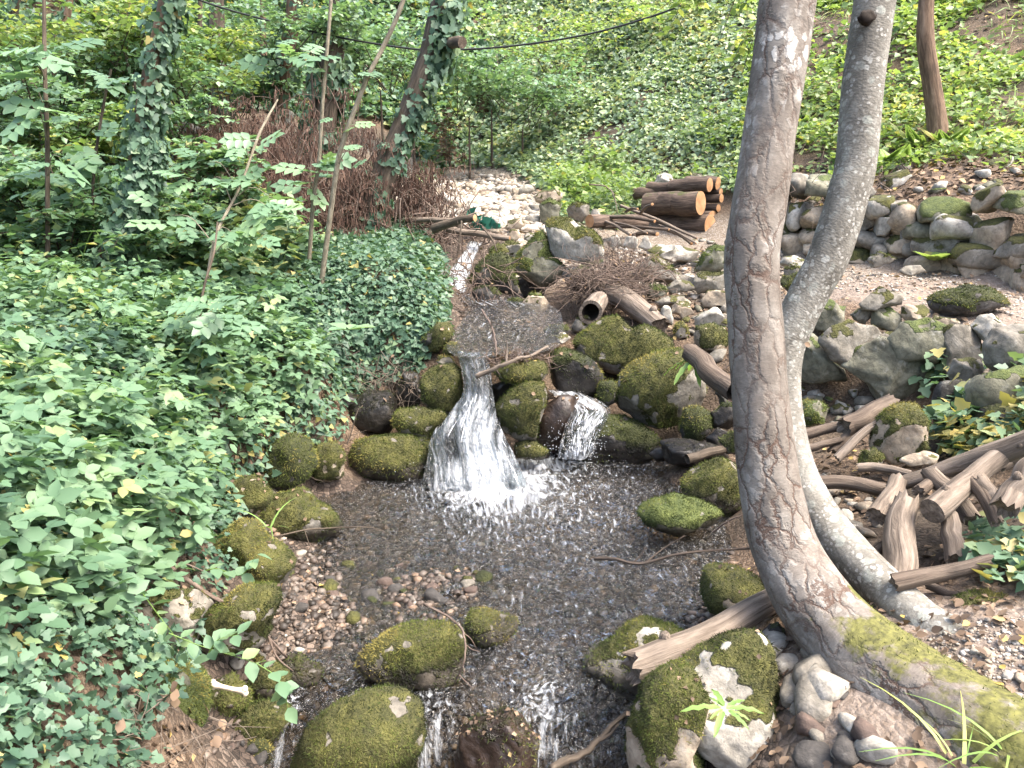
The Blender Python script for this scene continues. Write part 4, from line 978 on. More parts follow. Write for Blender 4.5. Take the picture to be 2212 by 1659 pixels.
# near retaining wall under the path: one thing, each stone a part
wall = link('retaining_wall', None, label='rough retaining wall of big dark boulders holding up the path', category='wall')
W = [
 ([(955, 560), (1020, 480), (1130, 445), (1250, 470), (1310, 560), (1230, 620), (1090, 695), (1010, 650)], 4.95, 'rock', .05, 6),
 ([(770, 640), (810, 530), (900, 500), (980, 560), (1010, 680), (1110, 740), (1110, 820), (940, 810), (800, 770)], 5.1, 'rock_green', .1, 4),
 ([(1095, 720), (1200, 640), (1330, 580), (1500, 640), (1600, 720), (1610, 850), (1480, 930), (1280, 935), (1200, 830)], 4.85, 'rock_green', .08, 6),
 ([(1400, 520), (1450, 420), (1600, 430), (1720, 470), (1740, 620), (1640, 730), (1500, 690), (1410, 660)], 4.8, 'rock_green', .1, 5),
 ([(1690, 570), (1740, 480), (1850, 460), (1925, 530), (1920, 700), (1830, 750), (1700, 720)], 4.7, 'rock', .3, 5),
 ([(1910, 480), (1960, 420), (2060, 415), (2120, 470), (2080, 560), (1980, 590), (1920, 560)], 4.65, 'rock_pale', .05, 5),
 ([(1975, 590), (2050, 490), (2180, 455), (2290, 480), (2320, 640), (2200, 720), (2050, 750), (1990, 690)], 4.3, 'rock', .04, 3),
 ([(1195, 320), (1250, 255), (1330, 235), (1410, 270), (1435, 330), (1330, 365), (1230, 355)], 5.1, 'rock', .1, 6),
 ([(1280, 450), (1290, 370), (1370, 355), (1440, 390), (1430, 500), (1340, 515)], 5.1, 'rock_green', .05, 4),
 ([(1135, 400), (1180, 355), (1260, 370), (1280, 420), (1220, 450), (1150, 440)], 5.15, 'rock', .1, 5),
 ([(860, 470), (900, 360), (1000, 320), (1110, 350), (1120, 430), (1020, 480), (900, 500)], 5.4, 'rock_green', .12, 5),
 ([(1305, 550), (1350, 510), (1420, 510), (1430, 560), (1350, 580)], 4.95, 'rock', .05, 5),
 ([(1765, 760), (1800, 690), (1880, 655), (1960, 700), (1970, 790), (1880, 840), (1790, 820)], 4.4, 'rock', .1, 6),
 ([(1875, 860), (1930, 780), (2050, 740), (2200, 750), (2300, 800), (2290, 960), (2100, 1000), (1930, 970)], 4.05, 'rock_green', .1, 4),
 ([(1670, 980), (1700, 850), (1800, 830), (1900, 900), (1910, 1060), (1800, 1130), (1690, 1090)], 4.25, 'rock_dark', .1, 4),
 ([(1890, 1080), (1950, 980), (2120, 980), (2250, 1040), (2240, 1180), (2050, 1220), (1900, 1180)], 3.9, 'rock_dark', .1, 3),
 ([(980, 780), (1080, 800), (1180, 850), (1240, 930), (1080, 950), (960, 880)], 5.25, 'rock_dark', .0, 3),
 ([(760, 420), (790, 340), (880, 320), (900, 420), (850, 500), (770, 490)], 5.5, 'rock_green', .2, 4),
 ([(1420, 400), (1480, 350), (1580, 350), (1620, 400), (1560, 440), (1450, 440)], 5.05, 'rock_tan', .15, 5),
 ([(1640, 470), (1680, 410), (1780, 420), (1840, 450), (1760, 490)], 4.9, 'rock_tan', .1, 5),
]
for pl, yy, mt, mo, fc in W:
    B('B3', pl, None, yy, name='stone', parent=wall, mat=mt, moss=mo, facet=fc, rough=.1, tuft=mo > .2)
B('B3', [(1240, 1130), (1300, 1040), (1420, 980), (1530, 970), (1580, 1050), (1595, 1200), (1520, 1300), (1380, 1315), (1270, 1220)], 'boulder with yellow moss on its sloping top behind the driftwood', 3.85, mat='rock_tan', moss=.55, facet=2)
B('B3', [(1640, 310), (1700, 270), (1850, 225), (1980, 230), (2080, 280), (2112, 335), (2000, 350), (1850, 390), (1720, 400), (1650, 360)], 'long mossy boulder lying on the path', 5.15, mat='rock_dark', moss=.55, facet=2)
B('B3', [(1455, 1310), (1520, 1260), (1610, 1235), (1670, 1270), (1640, 1330), (1540, 1350)], 'flat pale stone at the edge of the driftwood pile', 3.6, name='rock', cat='rock', mat='rock_tan', moss=.1, facet=6)
B('B3', [(1185, 1320), (1220, 1250), (1290, 1232), (1340, 1280), (1300, 1345), (1220, 1350)], 'mossy stone in front of the yellow-mossed boulder', 3.75, name='rock', cat='rock', moss=.6, facet=2)
B('B3', [(800, 1010), (840, 940), (920, 925), (990, 980), (960, 1070), (850, 1090)], 'dim green stone in the hollow right of the scaly trunk', 4.4, name='rock', cat='rock', moss=.6, facet=2, mat='rock_green')
B('B3', [(1205, 60), (1260, 18), (1370, 15), (1435, 45), (1400, 90), (1270, 100)], 'flat mossy rock at the far edge of the path below the dry-stone wall', 6.6, name='rock', cat='rock', moss=.35, facet=5)
B('B3', [(1440, 130), (1480, 100), (1560, 95), (1590, 125), (1500, 160)], 'flat bare stone set in the path', 6.0, name='rock', cat='rock', moss=.0, facet=4)
B('C3', [(1760, 720), (1800, 640), (1900, 600), (2100, 600), (2280, 640), (2280, 720), (2000, 760), (1850, 770)], 'mossy ledge rock at the right edge of the near path', 2.45, mat='rock_tan', moss=.5, facet=3, leaves=6)
for i, (pl, lb) in enumerate([
    ([(700, 80), (730, 40), (800, 35), (870, 80), (850, 120), (760, 130)], 'pale flat rock between the two trunks at the path edge'),
    ([(720, 110), (780, 70), (860, 110), (840, 170), (740, 180)], 'mossy grey rock between the two trunks, lower one'),
    ([(700, 200), (720, 150), (800, 140), (830, 200), (760, 260)], 'dark mossy rock in the fork of the two trunks')]):
    B('B3', pl, lb, 6.4 - .2 * i, name='rock', cat='rock', moss=.1 + .3 * i, facet=5, mat=('rock_pale', 'rock', 'rock_dark')[i])

# far dry-stone wall beyond the path
def stone_mesh(w, h, d, seed, lvl=2):
    g = np.random.default_rng(seed)
    v, F = ico(lvl)
    q = np.sign(v) * np.abs(v) ** .62
    q = q / np.abs(q).max(0)
    for i in range(9):
        n = nrm(g.normal(size=3))
        q = q - n * np.maximum(0, q @ n - g.uniform(.6, .95))[:, None] * .97
    q = q * (1 + .07 * fbm(q * 2 + seed, seed, 4))[:, None]
    return q * np.array([w, d, h]) / 2, F
dw = link('dry_stone_wall', None, label='long low dry-stone wall of stacked grey stones beyond the path', category='wall')
base = [at(1640, 540, 8.3), at(1720, 548, 8.0), at(1860, 563, 7.4), at(2000, 580, 6.9), at(2212, 622, 6.15), at(2420, 670, 5.6)]
bl = spline(base, 120)
ln = np.r_[0, np.cumsum(np.linalg.norm(np.diff(bl, axis=0), axis=1))]
g = np.random.default_rng(77)
zrow, row = 0.0, 0
while zrow < .64:
    rh = g.uniform(.10, .17)
    s = g.uniform(0, .1)
    while s < ln[-1]:
        w = g.uniform(.13, .34) * (1.2 if row < 2 else 1)
        p = np.array([np.interp(s + w / 2, ln, bl[:, k]) for k in range(3)])
        h = rh * g.uniform(.85, 1.5)
        if zrow > .45 and g.random() < .35:
            s += w
            continue
        sd = int(g.integers(1e6))
        V, F = stone_mesh(w * 1.34, h * 1.5, .46, sd, 3)
        a = -.38 + g.normal() * .12
        V = np.stack([V[:, 0] * math.cos(a) - V[:, 1] * math.sin(a), V[:, 0] * math.sin(a) + V[:, 1] * math.cos(a), V[:, 2] + V[:, 0] * g.normal() * .12], -1)
        pc = p + np.array([0, .10 + zrow * .15 + g.uniform(-.05, .05), zrow + h / 2 - .04])
        N, m, wt = rock_mesh(V, F, pc, g.choice([.0, .05, .1, .3]), None, sd, .2)
        mb = MB()
        mb.add(V, F, moss=m, wet=wt)
        o = mb.obj('stone', M[g.choice(['rock', 'rock_tan', 'rock_pale', 'rock_green', 'rock_tan'])], dw)
        o.location = pc
        s += w
    zrow += rh
    row += 1

# loose stones one can pick out, then the uncountable rest
def stones_at(spots, name, cat, label, group, mats, seed, moss=0.0, lvl=2, flat_=.65):
    g = np.random.default_rng(seed)
    for (x, y, s) in spots:
        V, F = stone_mesh(s * g.uniform(.8, 1.3), s * flat_ * g.uniform(.7, 1.2), s * g.uniform(.7, 1.1), int(g.integers(1e6)), lvl)
        z = H(x, y)[0]
        a = g.uniform(0, 6.3)
        V = np.stack([V[:, 0] * math.cos(a) - V[:, 1] * math.sin(a), V[:, 0] * math.sin(a) + V[:, 1] * math.cos(a), V[:, 2] + V[:, 0] * g.normal() * .2], -1)
        pc = np.array([x, y, z + s * flat_ * .22])
        N, m, wt = rock_mesh(V, F, pc, moss if g.random() < .4 else 0, None, int(s * 1e4), s)
        mb = MB()
        mb.add(V, F, moss=m, wet=wt)
        o = mb.obj(name, M[mats[int(g.integers(len(mats)))]], None, label=label, category=cat, group=group)
        o.location = pc
def spots_in(poly, n, smin, smax, seed, zplane=None):
    g = np.random.default_rng(seed)
    out = []
    us, vs = [p[0] for p in poly], [p[1] for p in poly]
    while len(out) < n:
        u, v = g.uniform(min(us), max(us)), g.uniform(min(vs), max(vs))
        if inpoly(np.array([u]), np.array([v]), poly)[0]:
            p = ground(u, v)
            out.append((p[0], p[1], smin + (smax - smin) * g.random() ** 2))
    return out
stones_at(spots_in([(620, 1230), (760, 1215), (1060, 1240), (1080, 1290), (1000, 1330), (860, 1350), (700, 1340), (600, 1300)], 64, .03, .10, 5), 'stone', 'stone', 'small wet stone lying on the gravel bar in the stream', 'stones on the gravel bar', ['rock_brown', 'rock_brown', 'rock_dark', 'rock_dark', 'rock', 'rock_tan'], 1, .5, 2)
stones_at(spots_in([(960, 400), (1140, 400), (1180, 460), (1160, 500), (1000, 490), (930, 430)], 70, .10, .30, 6), 'stone', 'stone', 'pale stone on the dry gravel bed below the ivy slope', 'pale stones of the dry gravel bed', ['rock_pale', 'rock_pale', 'rock_tan'], 2)
stones_at(spots_in([(1720, 840), (1900, 860), (1860, 930), (1740, 930)], 20, .05, .13, 7), 'stone', 'stone', 'small grey rubble stone at the foot of the retaining wall', 'rubble below the retaining wall', ['rock', 'rock_green', 'rock_pale'], 3, .2)
stones_at(spots_in([(1750, 1000), (1900, 1080), (1890, 1220), (1800, 1170)], 26, .04, .12, 8), 'stone', 'stone', 'pale stone on the ground between the grey trunk and the driftwood', 'pale stones beside the driftwood', ['rock_pale', 'rock', 'rock_tan'], 4)
stones_at(spots_in([(1320, 520), (1680, 520), (1700, 600), (1560, 640), (1380, 600)], 38, .08, .24, 9), 'stone', 'stone', 'loose pale stone on the bank below the log pile', 'loose stones below the log pile', ['rock_pale', 'rock_pale', 'rock', 'rock_tan'], 5, .2)
stones_at(spots_in([(1420, 640), (1580, 640), (1580, 800), (1500, 740)], 24, .08, .20, 10), 'stone', 'stone', 'loose rough stone on the bank left of the scaly trunk', 'loose stones left of the trunk', ['rock', 'rock', 'rock_tan', 'rock_green'], 6, .4)
stones_at(spots_in([(2080, 1390), (2212, 1390), (2212, 1520), (2140, 1480)], 10, .02, .06, 12), 'stone', 'stone', 'small pale stone on the trodden near path', 'stones on the near path', ['rock_pale', 'rock_tan'], 7)
stones_at(spots_in([(1660, 1340), (1760, 1400), (1900, 1650), (1740, 1650)], 26, .04, .17, 13), 'stone', 'stone', 'small stone among dead leaves under the leaning trunk', 'stones under the leaning trunk', ['rock', 'rock_dark', 'rock_pale', 'rock_brown'], 8)
stones_at(spots_in([(1680, 380), (2212, 350), (2212, 430), (1700, 440)], 20, .10, .26, 14), 'stone', 'stone', 'rough stone on the litter slope above the dry-stone wall', 'stones above the dry-stone wall', ['rock', 'rock_green', 'rock_pale'], 9, .4)
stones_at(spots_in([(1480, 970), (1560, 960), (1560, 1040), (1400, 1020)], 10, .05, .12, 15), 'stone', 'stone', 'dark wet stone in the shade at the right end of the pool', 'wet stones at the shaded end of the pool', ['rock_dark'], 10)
stones_at(spots_in([(560, 1540), (480, 1640), (560, 1650), (600, 1600)], 12, .03, .07, 16), 'stone', 'stone', 'dark wet stone between mossy rocks at the bottom left shore', 'wet stones at the bottom left shore', ['rock_dark', 'rock_brown'], 11)

def pebbles(name, label, poly, n, smin, smax, mat, seed, bright=1.0, lift=.2):
    g = np.random.default_rng(seed)
    us, vs = [p[0] for p in poly], [p[1] for p in poly]
    W4 = np.array([ground(u, v)[:2] for u, v in poly])
    x0, y0 = W4.min(0)
    x1, y1 = W4.max(0)
    x, y = g.uniform(x0, x1, n * 3), g.uniform(y0, y1, n * 3)
    k = inpoly(x, y, [tuple(p) for p in W4])
    x, y = x[k][:n], y[k][:n]
    z = H(x, y)
    m = len(x)
    v, F = ico(1)
    s = smin + (smax - smin) * g.random(m) ** 2.2
    jit = 1 + .25 * g.normal(size=(m, len(v), 1))
    V = v[None] * jit * s[:, None, None] * g.uniform(.5, 1, (m, 1, 3)) * np.array([1, 1, .6])
    a = g.uniform(0, 6.3, m)
    ca, sa = np.cos(a)[:, None], np.sin(a)[:, None]
    V = np.stack([V[..., 0] * ca - V[..., 1] * sa, V[..., 0] * sa + V[..., 1] * ca, V[..., 2]], -1)
    V += np.stack([x, y, z + s * lift], -1)[:, None]
    mb = MB()
    mb.add(V.reshape(-1, 3), (F[None] + (np.arange(m) * len(v))[:, None, None]).reshape(-1, 3), rnd=np.repeat(g.random(m), len(v)))
    mb.obj(name, M[mat], kind='stuff', label=label, category='gravel')
pebbles('stream_pebbles', 'brown and grey pebbles covering the stream bed and gravel bar', [(560, 1060), (900, 1040), (1500, 1030), (1600, 1200), (1500, 1400), (1350, 1640), (600, 1640), (560, 1400), (560, 1200)], 4000, .010, .036, 'pebble', 3)
pebbles('bar_pebbles', 'wet brown pebbles heaped on the gravel bar and left shore', [(590, 1220), (1060, 1230), (1090, 1300), (980, 1360), (700, 1420), (600, 1470), (470, 1640), (420, 1640), (560, 1330)], 1500, .012, .034, 'pebble', 23, lift=.25)
pebbles('pale_gravel', 'pale sunlit gravel of the dry stream bed upstream', [(920, 400), (1000, 375), (1130, 390), (1190, 450), (1180, 510), (990, 500)], 3000, .02, .10, 'palegravel', 4)
pebbles('bank_gravel', 'pale gravel and chips on the bank below the log pile', [(1300, 515), (1690, 525), (1720, 620), (1560, 660), (1380, 620)], 1800, .012, .05, 'palegravel', 5)
pebbles('path_gravel', 'small stone chips on the trodden path', [(1740, 590), (2080, 585), (2330, 640), (2330, 720), (2000, 660), (1760, 640)], 1500, .006, .022, 'palegravel', 6)
pebbles('path_chips', 'small chips of stone on the near path beside the trunks', [(2000, 1380), (2260, 1330), (2330, 1500), (2200, 1560), (2080, 1480)], 900, .004, .014, 'palegravel', 7)
pebbles('upper_pebbles', 'dark pebbles on the bed of the upper stream', [(1000, 640), (1180, 645), (1220, 700), (1200, 745), (980, 750)], 700, .012, .04, 'pebble', 8)

# ------------------------------------------------------------------ trees
def vpath(pts):                                  # (u, v, halfwidth, Y) -> world path and radii
    P = [at(u, v, Y) for u, v, h, Y in pts]
    R_ = [h * mpp(u, v, Y) for u, v, h, Y in pts]
    return P, R_
def resample_r(R_, n):
    return np.interp(np.linspace(0, 1, n), np.linspace(0, 1, len(R_)), R_)
def trunk_mesh(pts, seg, n, mat, parent, name='trunk', bump=.05, freq=9, seed=1, moss=None, extra=None, flare=0):
    P, R_ = vpath(pts)
    path = spline(P, n)
    r = resample_r(R_, n)
    V, F, tc = tube(path, r, seg, bump=bump, freq=freq, seed=seed)
    N = nrm(V - np.repeat(path, seg, 0))
    att = dict(tc=tc)
    s = np.repeat(np.linspace(0, 1, n), seg)
    att['moss'] = moss(s, N, V) if moss else np.zeros(len(V))
    for k, f in (extra or {}).items():
        att[k] = f(s, N, V)
    mb = MB()
    mb.add(V, F, **att)
    o = mb.obj(name, mat, parent)
    return o, path, r
def tree(label, group=None, cat='tree', name='tree', at_=None):
    o = link(name, None, label=label, category=cat, group=group)
    return o
def ivy_on(parent, path, r, dens, size, seed, lo=0, hi=1, side=None, thick=.06, cover=.0, tmpl=LEAF_IVY):
    g = np.random.default_rng(seed)
    n = len(path)
    L = np.linalg.norm(np.diff(path, axis=0), axis=1).sum()
    k = int(dens * L)
    t = g.uniform(lo, hi, k) * (n - 1)
    i = t.astype(int).clip(0, n - 2)
    f = (t - i)[:, None]
    c = path[i] * (1 - f) + path[i + 1] * f
    T = nrm(path[i + 1] - path[i])
    d = g.normal(size=(k, 3))
    if side is not None:
        d += np.array(side)
    d = nrm(d - T * (d * T).sum(-1, keepdims=True))
    P = c + d * (r[i][:, None] + g.uniform(.0, thick, (k, 1)))
    keep = fbm(P * 3.0, seed, 3) > cover
    P, d = P[keep], d[keep]
    m = len(P)
    mb = MB()
    scatter(mb, tmpl, P, nrm(d + g.normal(size=(m, 3)) * .35 + np.array([0, 0, .35])), np.array([0, 0, -1.0]) + g.normal(size=(m, 3)) * .5, size * g.uniform(.5, 1.2, m), np.clip(g.normal(.45, .22, m), 0, .99))
    return mb.obj('ivy', M['ivy'], parent, kind='stuff')
def crown_cloud(parent, c, rad, n, size, mat, seed, tmpl=LEAF_FAR, name='crown'):
    g = np.random.default_rng(seed)
    cl = nrm(g.normal(size=(26, 3))) * g.uniform(.35, 1, (26, 1)) * np.array(rad) + np.array(c)
    k = g.integers(26, size=n)
    P = cl[k] + g.normal(size=(n, 3)) * np.array(rad) * np.array([.2, .2, .10])
    mb = MB()
    scatter(mb, tmpl, P, g.normal(size=(n, 3)) * .45 + np.array([0, 0, 1]), g.normal(size=(n, 3)), size * g.uniform(.6, 1.2, n), g.random(n))
    return mb.obj(name, M[mat], parent)
def limbs(parent, top, dirs, r0, mat, seed):
    g = np.random.default_rng(seed)
    for d in dirs:
        p = [np.array(top), np.array(top) + np.array(d) * .5 + g.normal(size=3) * .1, np.array(top) + np.array(d)]
        mb = MB()
        add_tube(mb, spline(p, 8), [r0, r0 * .3], 7)
        mb.obj('limb', M[mat], parent)

# the two big stems on the right
tA = tree('thick brown tree with scaly bark curving up from the bottom right corner')
A_pts = [(2420, 1800, 150, 1.6), (2180, 1650, 138, 1.85), (1965, 1500, 112, 2.15), (1810, 1362, 88, 2.42), (1712, 1222, 72, 2.62), (1668, 1075, 66, 2.75), (1645, 889, 61, 2.85), (1634, 715, 58, 2.92), (1627, 540, 58, 3.0), (1662, 300, 56, 3.1), (1682, 150, 57, 3.16), (1700, 0, 59, 3.22), (1725, -180, 58, 3.3), (1745, -420, 52, 3.4)]
def mossA(s, N, V):
    u, v = proj(V)
    return sst(1180, 1420, v) * (.42 + .35 * N[:, 2] - .25 * np.clip(-N[:, 0], 0, 1) + .38 * fbm(V * 4.5, 6, 3)) + .45 * sst(1200, 1300, v) * (N[:, 0] > .5) * (N[:, 2] > -.1)
oA, pA, rA = trunk_mesh(A_pts, 64, 240, M['bark_scaly'], tA, bump=.045, freq=14, seed=3, moss=mossA,
    extra={'lich': lambda s, N, V: np.clip(.25 + sst(.55, .85, s), 0, 1), 'blk': lambda s, N, V: sst(.30, .40, s) * sst(.62, .5, s)})
# moss hair on the lower trunk
Vt = np.array([v.co[:] for v in oA.data.vertices])
Ft = np.array([p.vertices[:] for p in oA.data.polygons])
Ft = np.concatenate([Ft[:, :3], Ft[:, [0, 2, 3]]])
Nt = vnormals(Vt, Ft)
mt_ = np.zeros(len(Vt), np.float32)
oA.data.attributes['moss'].data.foreach_get('value', mt_)
t = tufts_for(Vt, Ft, Nt, np.clip((mt_ - .3) * 2 + .5 * fbm(Vt * 7, 4, 3), 0, 1), 9000, .012, 5)
tb = MB()
tb.add(t[0], t[1], rnd=np.clip(t[2] - .12, 0, 1))
tb.obj('moss', M['moss_tuft'], oA, smooth=False, kind='stuff')
# old branch collar ring and scars
tB = tree('slimmer pale grey lichen-spotted tree bending behind the scaly trunk')
B_pts = [(2190, 1560, 84, 2.15), (2120, 1450, 66, 2.22), (2062, 1395, 56, 2.32), (1990, 1345, 50, 2.45), (1930, 1290, 48, 2.6), (1861, 1222, 46, 2.76), (1798, 1152, 45, 2.92), (1751, 1083, 43, 3.02), (1712, 993, 41, 3.12), (1690, 860, 40, 3.22), (1694, 760, 40, 3.27), (1720, 690, 41, 3.3), (1752, 625, 42, 3.32), (1785, 566, 43, 3.33), (1812, 490, 44, 3.35), (1832, 420, 43, 3.37), (1849, 347, 42, 3.4), (1866, 174, 43, 3.45), (1890, 0, 43, 3.5), (1915, -200, 40, 3.6), (1930, -420, 36, 3.7)]
trunk_mesh(B_pts, 44, 200, M['bark_lichen'], tB, bump=.03, freq=12, seed=8, moss=lambda s, N, V: .55 * sst(.22, .05, s) * N[:, 2])
def knot(parent, pts, u, v, Y, s, mat):
    c = at(u, v, Y)
    d, F = ico(3)
    q = d * np.array([1, .5, .8]) * s * (1 + .3 * fbm(d * 2.5, 5, 3))[:, None] + c
    mb = MB()
    mb.add(q, F)
    mb.obj('knot', mat, parent)
k_ = k1('A3', 1235, 110)
knot(tB, None, k_[0], k_[1], 3.39, .035, M['rot_shade'])
k_ = k1('A3', 1240, 1200)
knot(tB, None, k_[0], k_[1], 3.36, .032, M['bark_lichen'])
k_ = k1('A3', 490, 870)
knot(tA, None, k_[0] + 14, k_[1], 3.08, .03, M['bark_scaly'])
# hanging leafy twigs of the scaly tree
def spray_branch(mbw, mbl, path, r, nleaf, size, tmpl, seed, flat_=.35, side=1.0, rn=(0, 1)):
    g = np.random.default_rng(seed)
    path = np.asarray(path)
    add_tube(mbw, path, [r, r * .3], 4 if r < .007 else 5, cap=False)
    n = len(path)
    t = np.linspace(.12, 1, nleaf) * (n - 1.001)
    i = t.astype(int).clip(0, n - 2)
    P = path[i] * (1 - (t - i))[:, None] + path[i + 1] * (t - i)[:, None]
    T = nrm(path[i + 1] - path[i])
    up = nrm(np.array([0, 0, 1.0]) + g.normal(size=(nleaf, 3)) * flat_)
    S = np.cross(T, up) * np.where(np.arange(nleaf) % 2, 1, -1)[:, None] * side
    scatter(mbl, tmpl, P, up, nrm(S + T * .7 + np.array([0, 0, -.25])), size * g.uniform(.7, 1.15, nleaf), g.uniform(rn[0], rn[1], nleaf))
    return P, S
def leafy_bough(parent, mat, start, end, sag, nsub, sublen, nleaf, size, tmpl, seed, r=.006, names=('branch', 'leaves'), rn=(0, 1)):
    g = np.random.default_rng(seed)
    s, e = np.array(start), np.array(end)
    main = spline([s, (s + e) / 2 + np.array([0, 0, sag]), e], 14)
    w, l = MB(), MB()
    spray_branch(w, l, main, r, nleaf, size, tmpl, seed, rn=rn)
    d = nrm(e - s)
    for q in range(nsub):
        t = g.uniform(.15, .98)
        p = main[int(t * 13)]
        sd = nrm(np.cross(d, np.array([0, 0, 1.0])) * (1 if q % 2 else -1) + d * g.uniform(.3, 1.0) + g.normal(size=3) * .25 + np.array([0, 0, -.1]))
        L = sublen * g.uniform(.5, 1.1) * (1.2 - .6 * t)
        spray_branch(w, l, spline([p, p + sd * L * .5 + np.array([0, 0, .02]), p + sd * L + np.array([0, 0, -.12 * L])], 8), r * .5, nleaf, size, tmpl, seed + q + 1, rn=rn)
    o = w.obj(names[0], M['twig'], parent)
    l.obj(names[1], M[mat], o if names[0] == 'branch' else parent)
for i, (a, b, sg) in enumerate([(((1600, -60, 4.2)), (1400, 40, 4.4), .05), ((1640, -80, 4.2), (1540, 130, 4.3), .08), ((1660, 20, 4.0), (1600, 170, 4.1), .05), ((1560, -90, 4.4), (1480, 30, 4.6), .03)]):
    leafy_bough(tA, 'lime', at(*a), at(*b), sg, 5, .32, 10, .052, LEAF_OVAL, 200 + i, .004)
tC = tree('slender dark-blotched tree standing on the sunny slope at upper right')
_, pC, rC = trunk_mesh([(2034, 345, 30, 9.6), (2028, 320, 24, 9.65), (2024, 260, 21, 9.7), (2014, 190, 19, 9.75), (2000, 90, 18, 9.8), (2001, 0, 16, 9.85), (2012, -150, 15, 9.9), (2015, -420, 12, 10)], 18, 80, M['bark_red'], tC, seed=5, moss=lambda s, N, V: .5 * np.clip(N[:, 0], 0, 1))
crown_cloud(tC, (5.6, 10.6, 7.0), (2.2, 2.2, 1.3), 2500, .09, 'lime', 71)

# ivy trees on the left
IVG = 'ivy-clad trees of the left wood'
tD = tree('ivy-clad tree leaning right, with a sawn branch stub, beside the brown shrub', IVG)
_, pD, rD = trunk_mesh([(765, 560, 34, 8.1), (784, 514, 30, 8.2), (805, 451, 28, 8.25), (843, 347, 27, 8.3), (885, 243, 26, 8.35), (927, 130, 26, 8.4), (945, 60, 25, 8.42), (962, -20, 24, 8.45), (1010, -220, 22, 8.6), (1060, -500, 18, 8.8)], 26, 150, M['bark_dark'], tD, seed=6, bump=.08, moss=lambda s, N, V: .55 * np.clip(-N[:, 0] * .6 + N[:, 2], 0, 1))
ivy_on(tD, pD, rD, 230, .085, 1, .0, 1, (1.3, -.5, 0), .05, .0)
ivy_on(tD, pD, rD, 150, .085, 12, .45, 1, (1.5, -.5, .2), .16, -.1)
mb = MB()
V, F, tc = tube(np.array([at(965, 95, 8.3), at(990, 90, 8.1), at(999, 92, 8.05)]), .055, 12)
mb.add(V, F, tc=tc)
st_ = mb.obj('sawn_stub', M['bark_dark'], tD)
mb = MB()
mb.add(V[-12:], np.stack([np.zeros(10, int), np.arange(1, 11), np.arange(2, 12)], -1), tc=tc[-12:])
mb.obj('cut_end', M['drift_dark'], st_)
tE = tree('ivy-clad slender trunk with a bend at its foot, deep in brambles', IVG)
_, pE, rE = trunk_mesh([(180, 760, 30, 5.4), (194, 698, 27, 5.5), (212, 628, 24, 5.6), (236, 556, 22, 5.65), (257, 486, 21, 5.7), (288, 417, 21, 5.72), (302, 330, 21, 5.75), (305, 278, 21, 5.75), (333, 139, 20, 5.8), (362, 10, 19, 5.85), (385, -150, 18, 5.9), (420, -450, 15, 6)], 24, 150, M['bark_red'], tE, seed=9, bump=.07, moss=lambda s, N, V: .5 * sst(.5, .1, s) + .2 * N[:, 2])
ivy_on(tE, pE, rE, 560, .062, 2, .12, 1, (.9, -.4, 0), .09, .0)
ivy_on(tE, pE, rE, 520, .062, 22, .34, .62, (1.6, -.6, 0), .11, -.05)
for i, (lb, pts, mat, d, sz) in enumerate([
    ('dark ivy-wrapped trunk behind the compound-leaf saplings', [(478, 300, 20, 11.6), (474, 240, 18, 11.6), (470, 120, 17, 11.7), (468, 0, 16, 11.8), (465, -400, 13, 12)], 'bark_dark', 260, .10),
    ('reddish bare-topped trunk between two ivy trunks', [(590, 330, 22, 11), (602, 250, 18, 11), (612, 150, 16, 11), (630, 60, 17, 11), (637, 0, 17, 11), (660, -400, 14, 11.2)], 'bark_red', 60, .10),
    ('thick ivy-bearded trunk left of the leaning tree', [(690, 330, 30, 10.5), (702, 240, 26, 10.5), (715, 140, 24, 10.5), (735, 40, 24, 10.6), (742, -20, 24, 10.6), (770, -400, 20, 10.8)], 'bark_dark', 430, .10),
    ('ivy-wrapped dead stump on the shady edge of the ivy hill', [(1045, 240, 16, 15.5), (1040, 160, 13, 15.6), (1040, 110, 11, 15.7), (1042, 85, 8, 15.7)], 'bark_dark', 300, .12),
    ('thin brown trunk far left among yellow-green leaves', [(112, 300, 9, 9.6), (118, 200, 8, 9.6), (125, 90, 8, 9.7), (150, 0, 7, 9.8), (160, -300, 6, 10)], 'bark_red', 30, .08),
    ('distant slim trunk in the dark wood top left', [(570, 120, 7, 15), (568, 0, 6, 15), (570, -300, 6, 15)], 'bark_red', 20, .1),
    ('distant thin grey trunk left of the reddish trunk', [(433, 210, 5, 13), (432, 90, 5, 13), (435, -300, 4, 13)], 'bark_dark', 10, .1),
    ('leaning far trunk in the top left corner', [(10, 160, 9, 12), (25, 60, 8, 12), (45, -60, 8, 12), (90, -400, 7, 12)], 'bark_dark', 40, .1),
    ]):
    tt = tree(lb, IVG)
    _, p_, r_ = trunk_mesh(pts, 14, 60, M[mat], tt, seed=20 + i, bump=.08)
    ivy_on(tt, p_, r_, d * 2, sz, 30 + i, 0, .97, None, .13, -.05)
# crowns above the frame shade the left bank
for i, (tr, c, r) in enumerate([(tD, (-1.6, 9.0, 9.2), (2.6, 2.2, 1.4)), (tE, (-3.6, 6.2, 7.2), (2.2, 2.2, 1.3))]):
    crown_cloud(tr, c, r, 1500, .13, 'lime', 80 + i)

